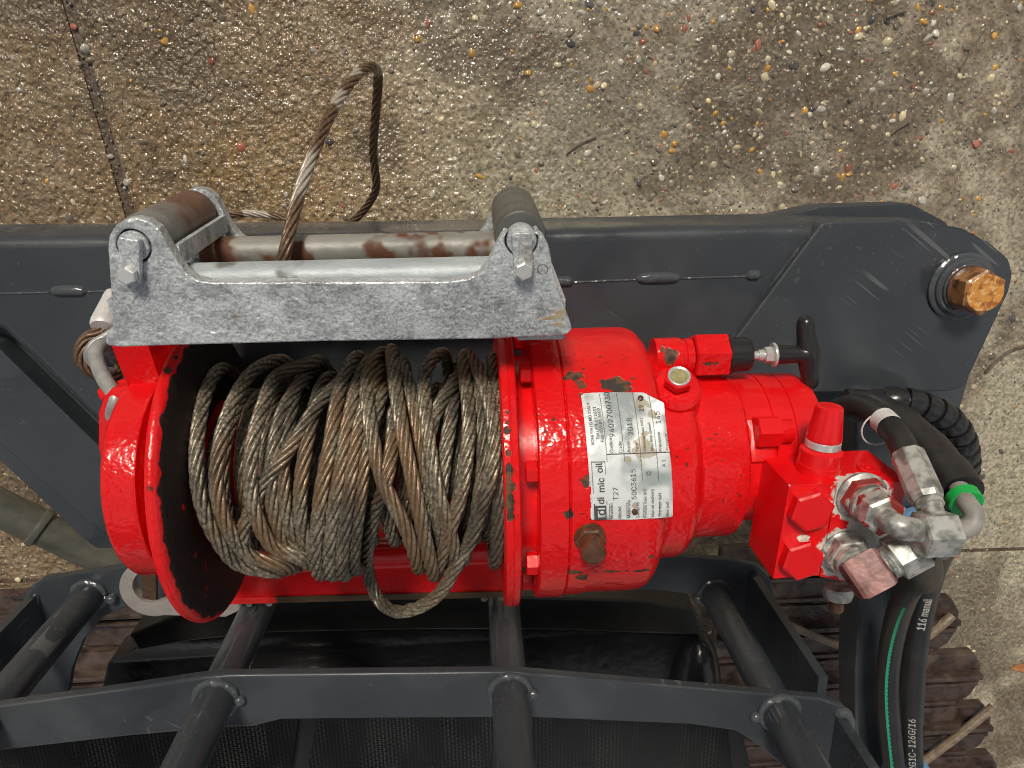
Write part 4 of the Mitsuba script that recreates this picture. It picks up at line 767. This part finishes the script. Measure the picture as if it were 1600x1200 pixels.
for k in range(seg.max()):
    q = p3[(s3 >= k * pit) & (s3 <= (k + 1) * pit + .0004)]
    if len(q) < 4: continue
    kk = np.linspace(0, 1, len(q)); part(K3, "spiral_turn", tube(q, .0128 - .0016 * kk + .0007 * np.sin(math.pi * kk), 28), "black_plastic")
h4p = [ob + dirn * .038, P(1440, 880, .45), P(1436, 905, .56), P(1412, 935, .69), P(1394, 1000, .74), P(1387, 1060, .75), P(1389, 1120, .75), P(1397, 1200, .75), P(1404, 1290, .75)]
h4 = hose("hydraulic_hose_003", "black hose with a green stripe running down beside the arm", h4p, .0135)
h5p = [P(1466, 846, .52), P(1462, 870, .66), P(1450, 910, .735), P(1437, 965, .755), P(1426, 1050, .76), P(1422, 1120, .76), P(1424, 1200, .76), P(1430, 1290, .76)]
h5 = hose("hydraulic_hose_004", "black hose with pale printed lettering running down along the arm", h5p, .0150)
def on_hose(p, r, s0_, ang0, m, sgn=1):                                   # wraps flat lettering round a hose
    s = np.r_[0, np.cumsum(np.linalg.norm(np.diff(p, axis=0), axis=1))]; t = np.gradient(p, axis=0); t /= np.linalg.norm(t, axis=1, keepdims=True)
    v = m.vertices; d = s0_ + sgn * v[:, 0]
    c = np.stack([np.interp(d, s, p[:, k]) for k in range(3)], 1); tt = np.stack([np.interp(d, s, t[:, k]) for k in range(3)], 1)
    side = np.cross(tt, ZA); side /= np.linalg.norm(side, axis=1, keepdims=True); upv = np.cross(side, tt); a = ang0 + v[:, 1] / r
    return trimesh.Trimesh(c + (np.cos(a)[:, None] * upv - np.sin(a)[:, None] * side * -1) * (r + .0003 + v[:, 2:]), m.faces, process=False)
def s_at(p, v):
    s = np.r_[0, np.cumsum(np.linalg.norm(np.diff(p, axis=0), axis=1))]
    vv = [(R_cw.T @ (q - CAM)) for q in p]; vv = np.array([CY + F * q[1] / q[2] for q in vv]); return float(np.interp(v, vv, s))
for tx, v_, hh in (("116 manuli", 972, .0085), ("2G1C-126G/16", 1190, .0082)):
    tm = on_hose(h5, .0150, s_at(h5, v_), .12, meshkit.text_mesh(tx, hh, .0002, v_ < 1000), -1); tm.faces = tm.faces[:, ::-1]
    labels[part("hydraulic_hose_004", "lettering", tm, "white_print", False)] = {"kind": "stuff"}
g = np.linspace(s_at(h4, 930), s_at(h4, 1260), 400); st = trimesh.Trimesh(np.vstack([np.c_[g, np.full(400, -.0017 + .0006 * np.sin(g * 900)), np.zeros(400)], np.c_[g, np.full(400, .0014), np.zeros(400)]]), [f for i in range(399) for f in ((i, i + 1, 400 + i + 1), (i, 401 + i, 400 + i))], process=False)
part("hydraulic_hose_003", "green_stripe", on_hose(h4, .0135, 0, .62, st), "green_print", False)
K = "hose_clamp"; tag(K, "pale blue plastic clamp round the two lower hoses at the bottom edge", "clamp")
ca, cb = P(1380, 1192, .765), P(1440, 1192, .765)
part(K, "saddle", box((ca[0], ca[1] - .05, ca[2] - .004), (cb[0], ca[1] + .004, ca[2] + .034), .003), "blue_plastic")
K = "blue_cap"; tag(K, "blue plastic strap piece behind the zinc tee", "strap")
q = P(1428, 812, .798); part(K, "band", obox(q, unit([.9, .3, 0]), unit([-.3, .9, 0]), ZA, .045, .040, .012, .002), "blue_plastic")

# ------------------------------------------------------------------ small things on the ground
K = "fallen_leaf"; tag(K, "small orange brown leaf on the concrete at the right edge", "leaf")
q = P(1592, 1042, ZC); lv = [(-.022, 0), (-.010, .010), (.004, .014), (.012, .006), (.024, .009), (.018, -.004), (.008, -.010), (-.008, -.006)]
m = plate(rounded(lv, .002), 0, .0012, .0003, 2, step=.004); m.vertices[:, 2] += .002 + .004 * np.abs(m.vertices[:, 1] / .014); m.vertices += q
add(K + "__blade", m, "leaf")
for i, (pts, r, lb) in enumerate([([(885, 240), (905, 225), (932, 213)], .0012, "thin dark twig on the pale concrete above the beam"), ([(1385, 28), (1400, 22), (1415, 18)], .0016, "pale short twig among pebbles near the top edge"),
                                  ([(1392, 210), (1405, 200), (1422, 190)], .0016, "pale short twig among pebbles above the rounded beam end"), ([(1540, 582), (1556, 566), (1580, 548), (1612, 538)], .0028, "dark bent twig at the right edge beside the beam end"), ([(1500, 110), (1520, 75), (1540, 45)], .0012, "thin brown stalk near the upper right corner")]):
    k = "twig" if i == 0 else f"twig_{i:03d}"; tag(k, lb, "twig", "twigs on the concrete")
    add(k, tube(path([P(u, v, ZC - .004) for u, v in pts], .004), r, 8), "twig")
